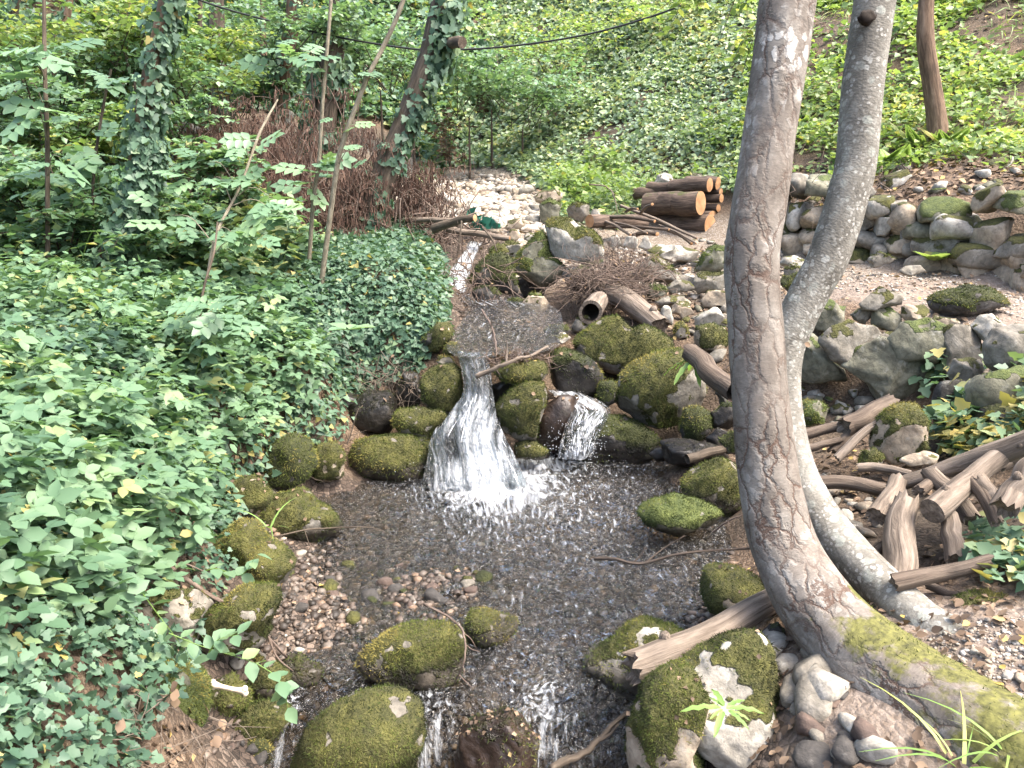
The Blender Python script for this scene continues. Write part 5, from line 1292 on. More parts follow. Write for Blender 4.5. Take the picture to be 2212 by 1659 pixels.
# thin saplings and poles
SG = 'thin saplings of the left bank'
def sapling(label, pts, mat, sprays, size=.2, tmpl=LEAF_ASH, lm='ash', seed=0, k=(5, .4)):
    o = tree(label, SG, 'sapling', 'sapling')
    trunk_mesh(pts, 8, 50, M[mat], o, name='stem', bump=.06, freq=30, seed=seed)
    g = np.random.default_rng(seed + 400)
    P, _ = vpath(pts)
    pth = spline(P, 60)
    if sprays:
        w, l = MB(), MB()
        for (u, v, Y) in sprays:
            e = at(u, v, Y)
            b = pth[np.argmin(np.linalg.norm(pth - e + np.array([0, 0, .15]), axis=1))]
            spray_pts = spline([b, (b + e) / 2 + np.array([0, 0, .08]), e], 8)
            w = MB()
            add_tube(w, spray_pts, [.004, .002], 5)
            w.obj('twig', M['pole'], o)
            n = k[0]
            a = np.linspace(0, 2 * math.pi, n, endpoint=False) + g.uniform(0, 6)
            T = np.stack([np.cos(a), np.sin(a), -.1 + .2 * g.normal(size=n)], -1)
            off = g.normal(size=(n, 3)) * np.array([.06, .06, .05])
            scatter(l, tmpl, e + off, nrm(np.array([0, -.25, 1.0]) + g.normal(size=(n, 3)) * .28), T, size * g.uniform(.7, 1.15, n), g.random(n))
        l.obj('leaves', M[lm], o, kind='stuff')
    return o
sapling('pale leaning bare pole of a sapling crossing in front of the brown shrub', [(690, 645, 6, 6.0), (725, 382, 5.5, 6.0), (743, 302, 5.5, 6.0), (791, 174, 5, 6.05), (830, 97, 5, 6.1), (871, 0, 5, 6.1), (930, -200, 4, 6.2)], 'pole', [(735, 268, 5.9), (795, 145, 6), (775, 335, 5.9)], .13, seed=1, k=(3, .3))
sapling('thin upright sapling with sprays of pale compound leaves before the brown shrub', [(668, 560, 4.5, 6.3), (677, 434, 4.5, 6.3), (689, 347, 4, 6.3), (698, 208, 4, 6.3), (715, 0, 4, 6.35), (725, -200, 3, 6.4)], 'pole', [(690, 370, 6.2), (665, 385, 6.2), (650, 110, 6.3), (625, 130, 6.3)], .22, seed=2)
sapling('thin sapling spreading pale leaves over the middle of the brown shrub', [(437, 700, 4, 5.2), (450, 590, 4, 5.3), (470, 500, 3.5, 5.4), (520, 400, 3, 5.6), (560, 290, 3, 5.8), (600, 215, 2, 6)], 'pole', [(515, 300, 5.7), (450, 350, 5.6), (460, 385, 5.6), (590, 430, 5.6), (605, 465, 5.6), (370, 465, 5.4), (500, 500, 5.4), (540, 530, 5.4)], .21, seed=3)
sapling('slim straight sapling rising at the far left through brambles', [(104, 640, 5.5, 5.5), (103, 520, 5, 5.5), (102, 300, 5, 5.6), (97, 160, 4.5, 5.7), (95, 0, 4, 5.8), (92, -200, 3, 5.9)], 'bark_dark', [(85, 240, 5.4), (60, 180, 5.5), (130, 340, 5.4), (70, 100, 5.5)], .24, seed=4)
sapling('thin dark sapling between the left sapling and bent ivy trunk', [(205, 600, 3.5, 6), (200, 470, 3.5, 6), (205, 350, 3, 6.1), (225, 220, 3, 6.2), (240, 150, 2.5, 6.2)], 'bark_dark', [(180, 330, 5.9), (235, 170, 6.1), (150, 420, 5.8), (130, 380, 5.8)], .24, seed=5)
sapling('short thin sapling with a ferny top in the bramble slope', [(418, 850, 3.5, 4.3), (425, 780, 3.5, 4.3), (437, 640, 3, 4.4), (462, 545, 2.5, 4.5), (470, 480, 2, 4.6)], 'bark_dark', [(450, 690, 4.2), (440, 710, 4.2), (470, 715, 4.2), (430, 690, 4.25)], .18, seed=6)

# yellow-green understorey boughs, upper left
for i, (u, v, Y, w, n, mt) in enumerate([(40, 60, 8.5, 1.5, 10, 'lime'), (170, 70, 8.8, 1.6, 10, 'lime'), (230, 120, 9, 1.4, 9, 'lime'), (90, 150, 8.2, 1.4, 9, 'ash'), (290, 60, 9.2, 1.3, 8, 'ash'), (200, 210, 9, 1.5, 9, 'lime'), (60, 240, 8, 1.2, 8, 'ash'), (420, 60, 10, 1.5, 9, 'lime'), (440, 140, 9.6, 1.2, 8, 'lime'), (360, 230, 8, 1.0, 7, 'ash'), (560, 60, 11, 1.6, 8, 'ash'), (520, 180, 11, 1.3, 8, 'ash'), (150, 290, 7.6, 1.2, 8, 'lime'), (250, 290, 7.8, 1.0, 8, 'lime'), (810, 90, 12, 1.8, 9, 'ash'), (1060, 90, 15, 3.0, 10, 'ash'), (1130, 170, 15, 2.4, 9, 'ash'), (1010, 160, 14.5, 2.0, 9, 'ash'), (1200, 60, 17, 3, 9, 'lime'), (1480, 20, 17.5, 2.5, 8, 'lime'), (880, 60, 14, 2.4, 9, 'ash'), (30, 360, 6.2, 1.1, 9, 'bramble'), (150, 400, 6.4, 1.0, 9, 'ash'), (60, 470, 5.6, 1.0, 9, 'bramble'), (400, 330, 7.2, 1.0, 8, 'bramble'), (430, 420, 6.6, .9, 8, 'bramble'), (330, 520, 5.7, .9, 8, 'bramble'), (20, 150, 7, 1.2, 9, 'ash'), (240, 30, 8, 1.4, 9, 'lime'), (350, 130, 8.5, 1.2, 9, 'ash'), (120, 230, 7.2, 1.1, 8, 'ash'), (230, 400, 6.8, 1.0, 8, 'ash'), (650, 30, 9.5, 1.3, 8, 'ash')]):
    o = tree('leafy understorey bush ' + ['at the top left edge', 'below the top left corner', 'left of the bent ivy trunk top', 'beside the slim straight sapling', 'at the upper part of the bent ivy trunk', 'above the leaf-covered left slope', 'low at the far left edge', 'right of the bent ivy trunk top', 'under the black cable at left', 'in front of the dark ivy-wrapped trunk', 'behind the reddish trunk', 'under the cable by the reddish trunk', 'low on the left slope near the thin sapling', 'at the left of the bent ivy trunk middle', 'just left of the leaning tree top', 'over the ivy stump', 'right of the ivy stump', 'between leaning tree and ivy stump', 'high on the ivy hill', 'at the top centre right above the hill', 'behind the leaning tree top', 'above the far left brambles', 'right of the slim straight sapling foot', 'at the far left edge above big leaves', 'left of the brown shrub', 'before the left end of the brown shrub', 'at the foot of the bent ivy trunk', 'at the left edge near the top corner', 'at the top edge left of the bent ivy trunk', 'right of the bent ivy trunk below its top', 'between slim sapling and bent ivy trunk', 'left of the bent ivy trunk lower half', 'at the top edge by the ivy-bearded trunk'][i], 'understorey bushes of the wood', 'bush', 'understorey_bush')
    c = at(u, v, Y)
    g = np.random.default_rng(500 + i)
    zb = H(c[0], c[1] + .3)[0]
    wb, lb_ = MB(), MB()
    for q in range(n):
        a = g.uniform(0, 6.28)
        e = c + np.array([math.cos(a) * w * .5, math.sin(a) * w * .35, g.uniform(-.35, .3) * w * .5])
        b0 = c + np.array([g.normal() * .1 * w, .3 + g.normal() * .1, -.35 * w])
        main = spline([b0, (b0 + e) / 2 + np.array([0, 0, .12 * w]), e], 10)
        sz = .075 if Y < 12 else .10
        spray_branch(wb, lb_, main, .008, 16, sz, LEAF_FAR, 600 + q, rn=(.2, 1))
        for s2 in range(9):
            p = main[3 + int(g.integers(7))]
            dd = nrm(g.normal(size=3) * np.array([1, 1, .22])) * w * g.uniform(.15, .35)
            spray_branch(wb, lb_, spline([p, p + dd * .5 + np.array([0, 0, .02]), p + dd - np.array([0, 0, .04])], 3), .003, 12, sz, LEAF_FAR, 700 + q * 9 + s2, rn=(.1, 1))
    base_ = np.array([c[0], c[1] + .35, min(zb, c[2] - .3 * w) - .1])
    add_tube(wb, spline([base_, c + np.array([0, .3, -.35 * w])], 6), [.03, .012], 7)
    wb.obj('branches', M['bark_dark'], o)
    lb_.obj('crown', M[mt], o)
print('trees done')

# ------------------------------------------------------------------ logs, driftwood, branches
def end_cap(path, rad, seg, at_end=True, bump=0, seed=0):
    V, F, tc = tube(path, rad, seg, bump=bump, freq=8, seed=seed)
    ring = V[-seg:] if at_end else V[:seg]
    t = tc[-seg:] if at_end else tc[:seg]
    d = nrm(path[-1] - path[-2]) if at_end else nrm(path[0] - path[1])
    c = ring.mean(0)
    rings = [c + (ring - c) * f + d * (.004 - .004 * f) for f in (1.0, .66, .33)]
    V2 = np.vstack(rings + [c[None] + d * .004])
    tt = np.vstack([np.c_[t[:, :2] * f, t[:, 2:]] for f in (1.0, .66, .33)] + [np.array([[0, 0, t[0, 2]]])])
    k = np.arange(seg)
    k2 = (k + 1) % seg
    F3 = [np.stack([a * seg + k, a * seg + k2, (a + 1) * seg + k2], -1) for a in (0, 1)] + [np.stack([a * seg + k, (a + 1) * seg + k2, (a + 1) * seg + k], -1) for a in (0, 1)] + [np.stack([2 * seg + k, 2 * seg + k2, np.full(seg, 3 * seg)], -1)]
    return V2, np.concatenate(F3), tt
def log(label, pts, rad, mat='bark_log', name='log', cat='log', group=None, seg=16, n=24, bump=.08, seed=0, ends=(None, 'cut'), jag=False, knots=0, moss=0.0):
    path = spline(pts, n)
    if bump:
        path = path + np.stack([vn(np.stack([np.linspace(0, 4, n) + seed, np.full(n, k * 7.7), np.zeros(n)], -1), seed) for k in range(3)], -1) * np.mean(rad) * .25
    V, F, tc = tube(path, rad, seg, bump=bump, freq=8, seed=seed)
    if jag:                                               # broken, splintered ends
        g = np.random.default_rng(seed)
        d0, d1 = nrm(path[0] - path[1]), nrm(path[-1] - path[-2])
        V[:seg] += d0 * (g.uniform(-.2, 1.2, (seg, 1)) * np.mean(rad) * .6)
        V[-seg:] += d1 * (g.uniform(-.2, 1.2, (seg, 1)) * np.mean(rad) * .6)
    mb = MB()
    N = vnormals(V, np.concatenate([F[:, :3], F[:, [0, 2, 3]]]))
    mb.add(V, F, tc=tc, moss=moss * np.clip(N[:, 2] + .2, 0, 1))
    g = np.random.default_rng(seed + 1)
    for q in range(knots):
        i = int(g.integers(3, n - 3))
        d = nrm(np.cross(path[i + 1] - path[i], g.normal(size=3)))
        r = np.interp(i / n, np.linspace(0, 1, len(rad)) if np.ndim(rad) else [0, 1], rad if np.ndim(rad) else [rad, rad])
        vk, Fk = ico(2)
        mb.add(vk * r * .38 * (1 + .3 * fbm(vk * 2, seed, 2))[:, None] + path[i] + d * r * .92, Fk, tc=vk * r, moss=0)
    o = mb.obj(name, M[mat], None, label=label, category=cat, group=group)
    for e, flag in zip(ends, (False, True)):
        if e:
            V2, F2, t2 = end_cap(path, rad, seg, flag, bump, seed)
            if jag:
                V2[:seg] = V[-seg:] if flag else V[:seg]
            m2 = MB()
            m2.add(V2, F2, tc=t2)
            m2.obj('cut_end' if e == 'cut' else 'broken_end', M[e], o, smooth=False)
    return o
PG = 'sawn logs of the log pile'
for i, (x, y, r, L, lb, Yc) in enumerate([
    (1900, 284, 76, .95, 'thickest sawn log in the middle of the log pile', 10.0), (1955, 428, 68, 1.0, 'big sawn log at the bottom of the log pile, left one', 10.05), (2003, 412, 66, .9, 'big sawn log at the bottom of the log pile, right one', 10.25),
    (1885, 178, 38, .95, 'long dark sawn log on top of the thickest log', 10.3), (1962, 166, 44, .7, 'short sawn log on top of the pile, left of the topmost disc', 10.2), (2017, 150, 42, .6, 'topmost round sawn log at the right of the pile', 10.35),
    (2040, 205, 24, .6, 'thin sawn log under the topmost round log', 10.35), (2050, 255, 28, .8, 'thin sawn log right of the thickest log, upper', 10.3), (2030, 314, 26, .7, 'thin sawn log right of the thickest log, lower', 10.3), (1660, 225, 36, .5, 'dark log end sticking out at the left of the pile', 10.7)]):
    u, v = k1('D', x, y)
    e = at(u, v, Yc)
    rr = r * .3298 * mpp(u, v, Yc)
    d = np.array([.70, -.70, .03]) if i != 9 else np.array([.9, -.4, 0])
    L = L * .8
    log(lb, [e - d * L, e - d * L * .5, e], [rr * 1.06, rr], group=PG, seed=i, moss=.5 if i == 0 else 0, bump=.05)
e = at(*k1('D', 1185, 402), 9.3)
log('lone sawn log with orange end lying left of the branch heap', [e + np.array([.75, .5, -.05]), e], .082, seed=31, ends=(None, 'cut'))
# branch heap in front of the log pile
HG = 'cut branches heaped before the log pile'
for i, (a, b, r, lb) in enumerate([
    ((1385, 298), (1885, 512), 11, 'longest pale branch slanting down across the branch heap'), ((1240, 385), (1452, 492), 11, 'pale branch beside the lone sawn log'), ((1305, 375), (1610, 402), 13, 'dark level branch in the upper branch heap'),
    ((1270, 440), (1705, 456), 11, 'dark level branch in the lower branch heap with orange end'), ((1700, 458), (1850, 545), 15, 'short thick branch piece at the right foot of the heap'), ((1470, 492), (1625, 485), 17, 'short cut piece under the branch heap'),
    ((1515, 352), (1592, 290), 11, 'short branch propped against the thickest log'), ((1640, 430), (1880, 545), 8, 'thin pale branch at the right of the heap'), ((1350, 410), (1560, 480), 7, 'thin branch crossing the middle of the heap'), ((1420, 340), (1500, 320), 9, 'brown piece behind the longest pale branch')]):
    pa, pb = at(*k1('D', *a), 9.5 - .03 * i), at(*k1('D', *b), 9.0 - .04 * i)
    rr = r * .3298 * mpp(1400, 480, 9.2)
    log(lb, [pa, (pa + pb) / 2 + np.array([0, 0, .02]), pb], [rr, rr * .8], mat='drift_dark' if i in (2, 3, 5, 9) else 'drift', name='branch', cat='branch', group=HG, seg=8, seed=40 + i, ends=('cut', 'cut'))
def twig(label, pts, r, mat='twig', name='twig', group=None, forks=0, seed=0, cat='twig', seg=6):
    mb = MB()
    P = spline([at(*p) for p in pts], 24)
    g = np.random.default_rng(seed)
    P = P + np.cumsum(g.normal(size=P.shape) * r * .25, axis=0) * np.sin(np.linspace(0, math.pi, 24))[:, None]
    add_tube(mb, P, [r, r * .45], seg)
    for q in range(forks):
        i = int(g.integers(5, 22))
        L = np.linalg.norm(P[-1] - P[0]) * g.uniform(.12, .3)
        d = nrm(nrm(P[-1] - P[0]) + g.normal(size=3) * .6) * L
        add_tube(mb, spline([P[i], P[i] + d * .5 + g.normal(size=3) * L * .08, P[i] + d], 8), [r * .5, r * .2], 5)
    return mb.obj(name, M[mat], None, label=label, category=cat, group=group)
D_ = lambda x, y, Y: (*k1('D', x, y), Y)
log('black broken branch with pale cut tip sticking out over the gravel bed', [at(*D_(170, 450, 7.9)), at(*D_(250, 420, 7.8)), at(*D_(340, 392, 7.7)), at(*D_(440, 380, 7.6))], [.05, .035], mat='bark_dark', name='branch', cat='branch', seed=60, seg=10, ends=(None, 'cut'))
log('long pale pole lying across the gravel bed behind the twigs', [at(*D_(250, 450, 8.4)), at(*D_(460, 485, 8.3)), at(*D_(665, 518, 8.2))], [.035, .03], mat='drift', name='branch', cat='branch', seed=61, seg=10)
log('grey stick lying behind the black broken branch', [at(*D_(-20, 390, 8.3)), at(*D_(300, 392, 8.1))], [.03, .02], mat='drift', name='branch', cat='branch', seed=62, seg=8)
twig('thin dark twig standing up from the gravel bed', [D_(285, 110, 9.5), D_(330, 240, 9.2), D_(412, 368, 8.8)], .008, 'bark_dark', seed=63)
twig('dark twig arching down over the rapid, right one', [D_(480, 440, 7.4), D_(560, 540, 7.2), D_(640, 780, 7.0), D_(690, 900, 6.9)], .009, 'bark_dark', forks=3, seed=64)
twig('dark twig hanging straight down before the rapid', [D_(345, 400, 7.3), D_(340, 520, 7.2), D_(310, 680, 7.2)], .010, 'bark_dark', forks=2, seed=65)
twig('bare forked pale twig at the left of the log pile', [D_(1180, 160, 9.8), D_(1290, 172, 9.8), D_(1340, 230, 9.7), D_(1368, 350, 9.6)], .011, 'drift', forks=2, seed=66)
# fallen log, hollow log
log('weathered grey log slanting down from the brush heap', [at(*D_(1190, 780, 7.1)), at(*D_(1420, 930, 6.6)), at(*D_(1660, 1095, 6.15))], [.105, .085], mat='drift', seed=70, jag=True, ends=('drift_dark', 'drift_dark'), knots=2, moss=.3)
a, b = at(*D_(1235, 925, 6.55)), at(*D_(1190, 1000, 6.12))
path = spline([a, b], 12)
mb = MB()
V, F, tc = tube(path, [.085, .10], 20, bump=.12, seed=5)
mb.add(V, F, tc=tc, moss=0)
hl = mb.obj('hollow_log', M['drift'], None, label='short hollow pale log with a black opening under the brush heap', category='log')
rg = V.reshape(12, 20, 3)
inn = [rg[i].mean(0) + (rg[i] - rg[i].mean(0)) * f for i, f in ((11, .74), (10, .70), (8, .62), (6, .5))]
k = np.arange(20)
k2 = (k + 1) % 20
mb = MB()
mb.add(np.vstack([rg[11], inn[0]]), np.stack([k, k2, 20 + k2, 20 + k], -1), tc=np.vstack([tc[-20:], tc[-20:]]))
mb.obj('broken_rim', M['drift'], hl)
mb = MB()
mb.add(np.vstack(inn), np.concatenate([np.stack([a_ * 20 + k, a_ * 20 + k2, a_ * 20 + 20 + k2, a_ * 20 + 20 + k], -1) for a_ in range(3)]))
mb.add(inn[3], np.stack([np.zeros(18, int), np.arange(1, 19), np.arange(2, 20)], -1))
mb.obj('hollow', M['rot_shade'], hl)  # near-black lining paints the darkness inside the log
log('dark log slanting down behind the scaly trunk beside the round boulder', [at(*k1('B3', 130, 640), 5.0), at(*k1('B3', 270, 760), 4.7), at(*k1('B3', 420, 870), 4.4)], [.06, .065], mat='drift_dark', seed=71, jag=True, ends=('drift_dark', None))
log('short black log lying at the shaded end of the pool', [at(*k1('B3', 115, 1300), 4.5), at(*k1('B3', 365, 1225), 4.6)], [.035, .03], mat='bark_dark', seed=72, seg=10)
# the foreground log resting on the boulder
log('thick weathered grey log resting on a mossy boulder in the foreground', [at(1366, 1436, 2.42), at(1480, 1398, 2.5), at(1600, 1335, 2.64), at(1720, 1268, 2.85)], [.062, .060, .055, .046], mat='drift', seed=73, jag=True, ends=('drift', None), knots=1, n=40, seg=28)
# driftwood pile on the right
DG = 'driftwood logs of the right-hand pile'
for i, (c, pts, r, lb, mt) in enumerate([
    ('B3', [(1460, 1440, 3.3), (1800, 1330, 3.2), (2330, 1175, 3.0)], (52, 62), 'long pale driftwood log across the top of the pile', 'drift'),
    ('B3', [(1620, 1610, 2.85), (1850, 1430, 3.0), (2110, 1240, 3.1)], (78, 62), 'thick knotty pale log with its sawn end toward the viewer', 'drift'),
    ('B3', [(2090, 1580, 2.7), (2190, 1440, 2.75), (2330, 1290, 2.8)], (82, 85), 'thick log at the right picture edge', 'drift'),
    ('C3', [(1460, 520, 2.68), (1440, 250, 2.85), (1480, 20, 3.0)], (118, 75), 'broad smooth flat-lying log pointing at the viewer', 'drift'),
    ('C3', [(1800, 350, 2.72), (1730, 90, 2.9)], (62, 52), 'short stub log under the thick knotty log', 'drift'),
    ('C3', [(1420, 500, 2.55), (1700, 440, 2.55), (1990, 375, 2.52)], (58, 42), 'split dark log lying level below the pile', 'drift_dark'),
    ('B3', [(915, 1440, 3.5), (1130, 1450, 3.45), (1340, 1500, 3.35)], (45, 40), 'dark splintered log right of the grey trunk', 'drift_dark'),
    ('B3', [(1192, 1350, 3.6), (1340, 1355, 3.55), (1500, 1395, 3.45)], (30, 26), 'bent golden stick left of the long pale log', 'drift'),
    ('B3', [(838, 1150, 4.1), (1000, 1100, 4.1), (1130, 1085, 4.05)], (36, 28), 'thin grey log deep in the hollow', 'drift_dark'),
    ('B3', [(1125, 1090, 4.0), (1240, 1020, 4.05), (1370, 950, 4.1)], (66, 50), 'rotten crumbling log in the hollow', 'drift_dark'),
    ('B3', [(1050, 1290, 3.8), (1180, 1160, 3.85), (1300, 1070, 3.9)], (28, 22), 'split stick leaning in front of the rotten log', 'drift'),
    ('B3', [(855, 1235, 3.95), (1060, 1180, 3.95)], (26, 22), 'brown stick below the thin grey log', 'drift_dark'),
    ('B3', [(1040, 1250, 3.95), (1140, 1110, 4.0)], (38, 32), 'dark stub below the rotten log', 'drift_dark'),
    ('C3', [(1880, 110, 2.95), (1740, -60, 3.1), (1640, -180, 3.2)], (55, 50), 'frayed broken log between the knotty log and the stub', 'drift'),
    ('C3', [(2035, 120, 2.8), (1940, -40, 2.9), (1860, -150, 3.0)], (48, 42), 'dark round log right of the frayed log', 'drift_dark'),
    ('C3', [(1255, 345, 2.9), (1340, 270, 2.95)], (42, 40), 'short dark piece beside the grey trunk', 'drift_dark'),
    ('B3', [(1930, 1430, 2.95), (2060, 1570, 2.85)], (44, 40), 'smooth log poking out beside the right edge log', 'drift'),
    ('C3', [(1620, 520, 2.6), (1740, 570, 2.55), (1860, 595, 2.5)], (24, 18), 'thin dark stick under the level split log', 'drift_dark'),
    ('B3', [(1300, 1650, 3.0), (1360, 1560, 3.1), (1430, 1440, 3.25)], (62, 52), 'pale log left of the broad smooth log', 'drift'),
    ('B3', [(1560, 1500, 3.1), (1680, 1420, 3.2), (1800, 1480, 3.1)], (40, 30), 'bark-shedding piece caught in the middle of the pile', 'drift_dark'),
    ('B3', [(2060, 1330, 3.2), (2180, 1280, 3.2), (2320, 1260, 3.2)], (40, 50), 'upper right log behind the long pale log', 'drift')]):
    P = [at(*k1(c, x, y), Yd) for x, y, Yd in pts]
    u, v = k1(c, pts[0][0], pts[0][1])
    R_ = [q * .3472 * mpp(u, v, pts[0][2]) for q in r]
    log(lb, P, R_, mat=mt, group=DG, seed=100 + i, jag=i not in (1,), ends=('drift', 'drift'), knots=2 if i in (0, 1, 2) else 0, seg=24, n=40, bump=.20)
# long thin branch on the left bank, twigs in the pool, chute stick
twig('long thin broken branch leaning from the left bank to the water', [(*k1('C1', 860, 270), 2.75), (*k1('C1', 1040, 400), 2.7), (*k1('C1', 1350, 620), 2.62), (*k1('C1', 1560, 740), 2.62), (*k1('C1', 1790, 975), 2.7)], .011, 'twig', 'branch', forks=5, seed=120, cat='branch', seg=8)
twig('crooked grey twig reaching over the pool from the scaly trunk', [(1284, 1207, 3.3), (1330, 1210, 3.25), (1388, 1218, 3.2), (1500, 1196, 3.15), (1640, 1184, 3.1)], .010, 'drift_dark', forks=3, seed=121, seg=7)
twig('thick stick slanting into the chute at the bottom edge', [(*k1('C2', 1350, 1670), 2.2), (*k1('C2', 1600, 1480), 2.3), (*k1('C2', 1830, 1305), 2.4)], .016, 'bark_dark', 'branch', forks=1, seed=122, cat='branch', seg=8)
twig('thin twig draped over the long mossy mid-stream boulder', [(*k1('C2', 560, 640), 2.85), (*k1('C2', 740, 740), 2.75), (*k1('C2', 810, 860), 2.62), (*k1('C2', 800, 1010), 2.55), (*k1('C2', 740, 1150), 2.6)], .006, 'twig', forks=4, seed=123)
twig('thin twig lying in the water near the left shore', [(590, 1160, 3.4), (680, 1143, 3.5), (800, 1140, 3.55), (850, 1160, 3.5)], .005, 'bark_dark', forks=2, seed=124)
twig('pale forked twig standing in front of the dripping rock', [(735, 1000, 4.9), (758, 940, 4.9), (775, 890, 4.9), (783, 875, 4.9)], .005, 'drift', forks=4, seed=125)
twig('stick across the twig dam at the waterfall top', [(*k1('B2', 880, 785), 4.95), (*k1('B2', 1100, 680), 5.0), (*k1('B2', 1330, 595), 5.2)], .018, 'drift', 'branch', forks=2, seed=126, cat='branch', seg=9)
twig('thin upright twig above the twig dam', [(*k1('B2', 920, 370), 5.6), (*k1('B2', 990, 500), 5.3), (*k1('B2', 1010, 690), 5.1)], .009, 'twig', forks=2, seed=127)
twig('short twig sticking out beside the trunk over the pool', [(1540, 1150, 3.5), (1580, 1120, 3.45), (1640, 1100, 3.4)], .006, 'twig', forks=2, seed=128)
log('flat pale split piece of wood on the left bank', [at(*k1('C1', 265, 300), 2.5), at(*k1('C1', 300, 190), 2.6), at(*k1('C1', 330, 80), 2.7)], [.035, .042, .03], mat='drift', seed=129, jag=True, ends=('drift', 'drift'))
log('pale broken stick lying behind the split piece on the left bank', [at(*k1('C1', 280, 30), 2.8), at(*k1('C1', 400, 70), 2.8), at(*k1('C1', 560, 130), 2.85)], [.028, .012], mat='drift', seed=130, jag=True, name='branch', cat='branch')
log('pale rotten log end at the left picture edge', [at(*k1('C1', -60, 600), 2.2), at(*k1('C1', 105, 520), 2.25)], [.04, .03], mat='drift', seed=131, jag=True)
log('grey stick hidden in leaves at the left', [at(*k1('B1', 120, 690), 3.7), at(*k1('B1', 270, 620), 3.8), at(*k1('B1', 440, 530), 4.0)], [.03, .02], mat='drift_dark', seed=132, name='branch', cat='branch')
for i, (x0, y0, x1, y1, lb) in enumerate([(300, 1560, 900, 1360, 'uppermost arching bare twig over the left bank brambles'), (330, 1600, 1000, 1480, 'middle arching bare twig over the left bank brambles'), (420, 1650, 830, 1600, 'lowest bent bare twig on the left bank'), (190, 1480, 520, 1350, 'bare twig at the left of the arching twigs')]):
    twig(lb, [(*k1('B1', x0, y0), 2.9), (*k1('B1', (x0 + x1) / 2, min(y0, y1) - 50), 2.95), (*k1('B1', x1, y1), 3.1)], .006, 'drift', forks=5, seed=140 + i, group='bare twigs on the left bank')
# white bone
pb = [at(*k1('C1', 1325, 1140), 2.32), at(*k1('C1', 1430, 1165), 2.3), at(*k1('C1', 1525, 1180), 2.3)]
mb = MB()
add_tube(mb, spline(pb, 18), [.014, .0085, .0075, .0085, .014], 14, bump=.05, seed=2)
bo = mb.obj('bone', M['bone'], None, label='short white bone lying on the mossy rock', category='bone')
for e, sgn in ((pb[0], 1), (pb[-1], 1)):
    for s in (-1, 1):
        v, F = ico(2)
        mb = MB()
        mb.add(v * np.array([.011, .012, .012]) + e + np.array([0, 0, s * .009]), F)
        mb.obj('knuckle', M['bone'], bo)
# black cable
cb = spline([at(380, -20, 9.4), at(490, 20, 9.5), at(700, 74, 9.6), at(870, 103, 9.6), at(960, 108, 9.6), at(1100, 100, 9.6), at(1260, 76, 9.5), at(1400, 38, 9.4), at(1500, 0, 9.3), at(1640, -60, 9.2)], 90)
mb = MB()
add_tube(mb, cb, .011, 8)
mb.obj('cable', M['cable'], None, label='black cable sagging across the wood above the stream', category='cable')
# scrap of green net
mb = MB()
g = np.random.default_rng(3)
for q in range(2):
    a = [at(*D_(385 + 20 * q, 420, 9.1)), at(*D_(430, 470, 9.0)), at(*D_(500, 455, 9.0)), at(*D_(600, 440 + 10 * q, 9.0))]
    pth = spline(a, 16)
    W_ = np.array([0.02, -.05, .10]) * (1 - np.linspace(0, .8, 16))[:, None] + .02 * g.normal(size=(16, 3))
    V = np.vstack([pth, pth + W_, pth + W_ * 2.0 + .015 * g.normal(size=(16, 3))])
    k = np.arange(15)
    mb.add(V, np.concatenate([np.stack([k, k + 1, k + 17, k + 16], -1), np.stack([k + 16, k + 17, k + 33, k + 32], -1)]))
mb.obj('netting', M['net'], None, label='crumpled scrap of green netting on the gravel bed', category='netting')

# brush heaps
def brush(label, cen, size, n, L, r, seed, mat='twig', name='brush_heap', cat='brush', leaves=0, droop=0):
    g = np.random.default_rng(seed)
    mb = MB()
    c = np.array(cen)
    for q in range(n):
        p = c + nrm(g.normal(size=3)) * g.random() ** .4 * np.array(size)
        d = nrm(g.normal(size=3) * np.array([1, .8, .55]) + np.array([0, 0, -droop])) * L * g.uniform(.4, 1.2)
        m1, m2 = p + d * .33 + g.normal(size=3) * L * .12, p + d * .66 + g.normal(size=3) * L * .15
        add_tube(mb, spline([p, m1, m2, p + d], 7), [r * g.uniform(.5, 1.3), r * .3], 4, rnd=g.random(), cap=False)
        if leaves and q < leaves:
            pass
    o = mb.obj(name, M[mat], None, label=label, category=cat)
    if leaves:
        P = c + nrm(g.normal(size=(leaves, 3))) * g.random((leaves, 1)) ** .4 * np.array(size)
        l = MB()
        scatter(l, LEAF_OVAL, P, g.normal(size=(leaves, 3)), g.normal(size=(leaves, 3)), .035 * g.uniform(.6, 1.3, leaves), g.random(leaves))
        l.obj('dead_leaves', M['litter'], o, kind='stuff')
    return o
brush('brown heap of dead thin twigs over the end of the fallen log', at(*D_(1270, 810, 6.9)), (.36, .3, .18), 420, .42, .0045, 1, leaves=50, droop=.3)
brush('upper wisps of dead twigs between perched boulder and peaked boulder', at(*D_(1430, 730, 7.2)), (.4, .3, .13), 130, .45, .005, 2, leaves=40)
brush('tangle of dead branches hanging over the left of the upper stream', at(*D_(430, 830, 6.9)), (.34, .25, .34), 90, .5, .005, 3, leaves=40, droop=.3)
brush('dead twigs trailing in the upper stream below the tangle', at(*D_(290, 1030, 6.4)), (.16, .15, .10), 40, .3, .004, 4, leaves=20)
brush('dam of twigs and dead leaves caught at the top of the waterfall', at(*k1('B2', 1140, 672), 5.15), (.24, .12, .03), 110, .17, .0035, 5, leaves=90, name='twig_dam')
brush('dry roots and stems hanging under the ivy mound', at(*k1('B2', 250, 800), 5.35), (.42, .15, .22), 110, .3, .003, 6, mat='drift', leaves=10, droop=1.2)
brush('dry roots hanging over the mossy bulge of the left bank', at(600, 990, 4.45), (.22, .12, .16), 60, .22, .0025, 7, mat='drift', leaves=8, droop=1.5)
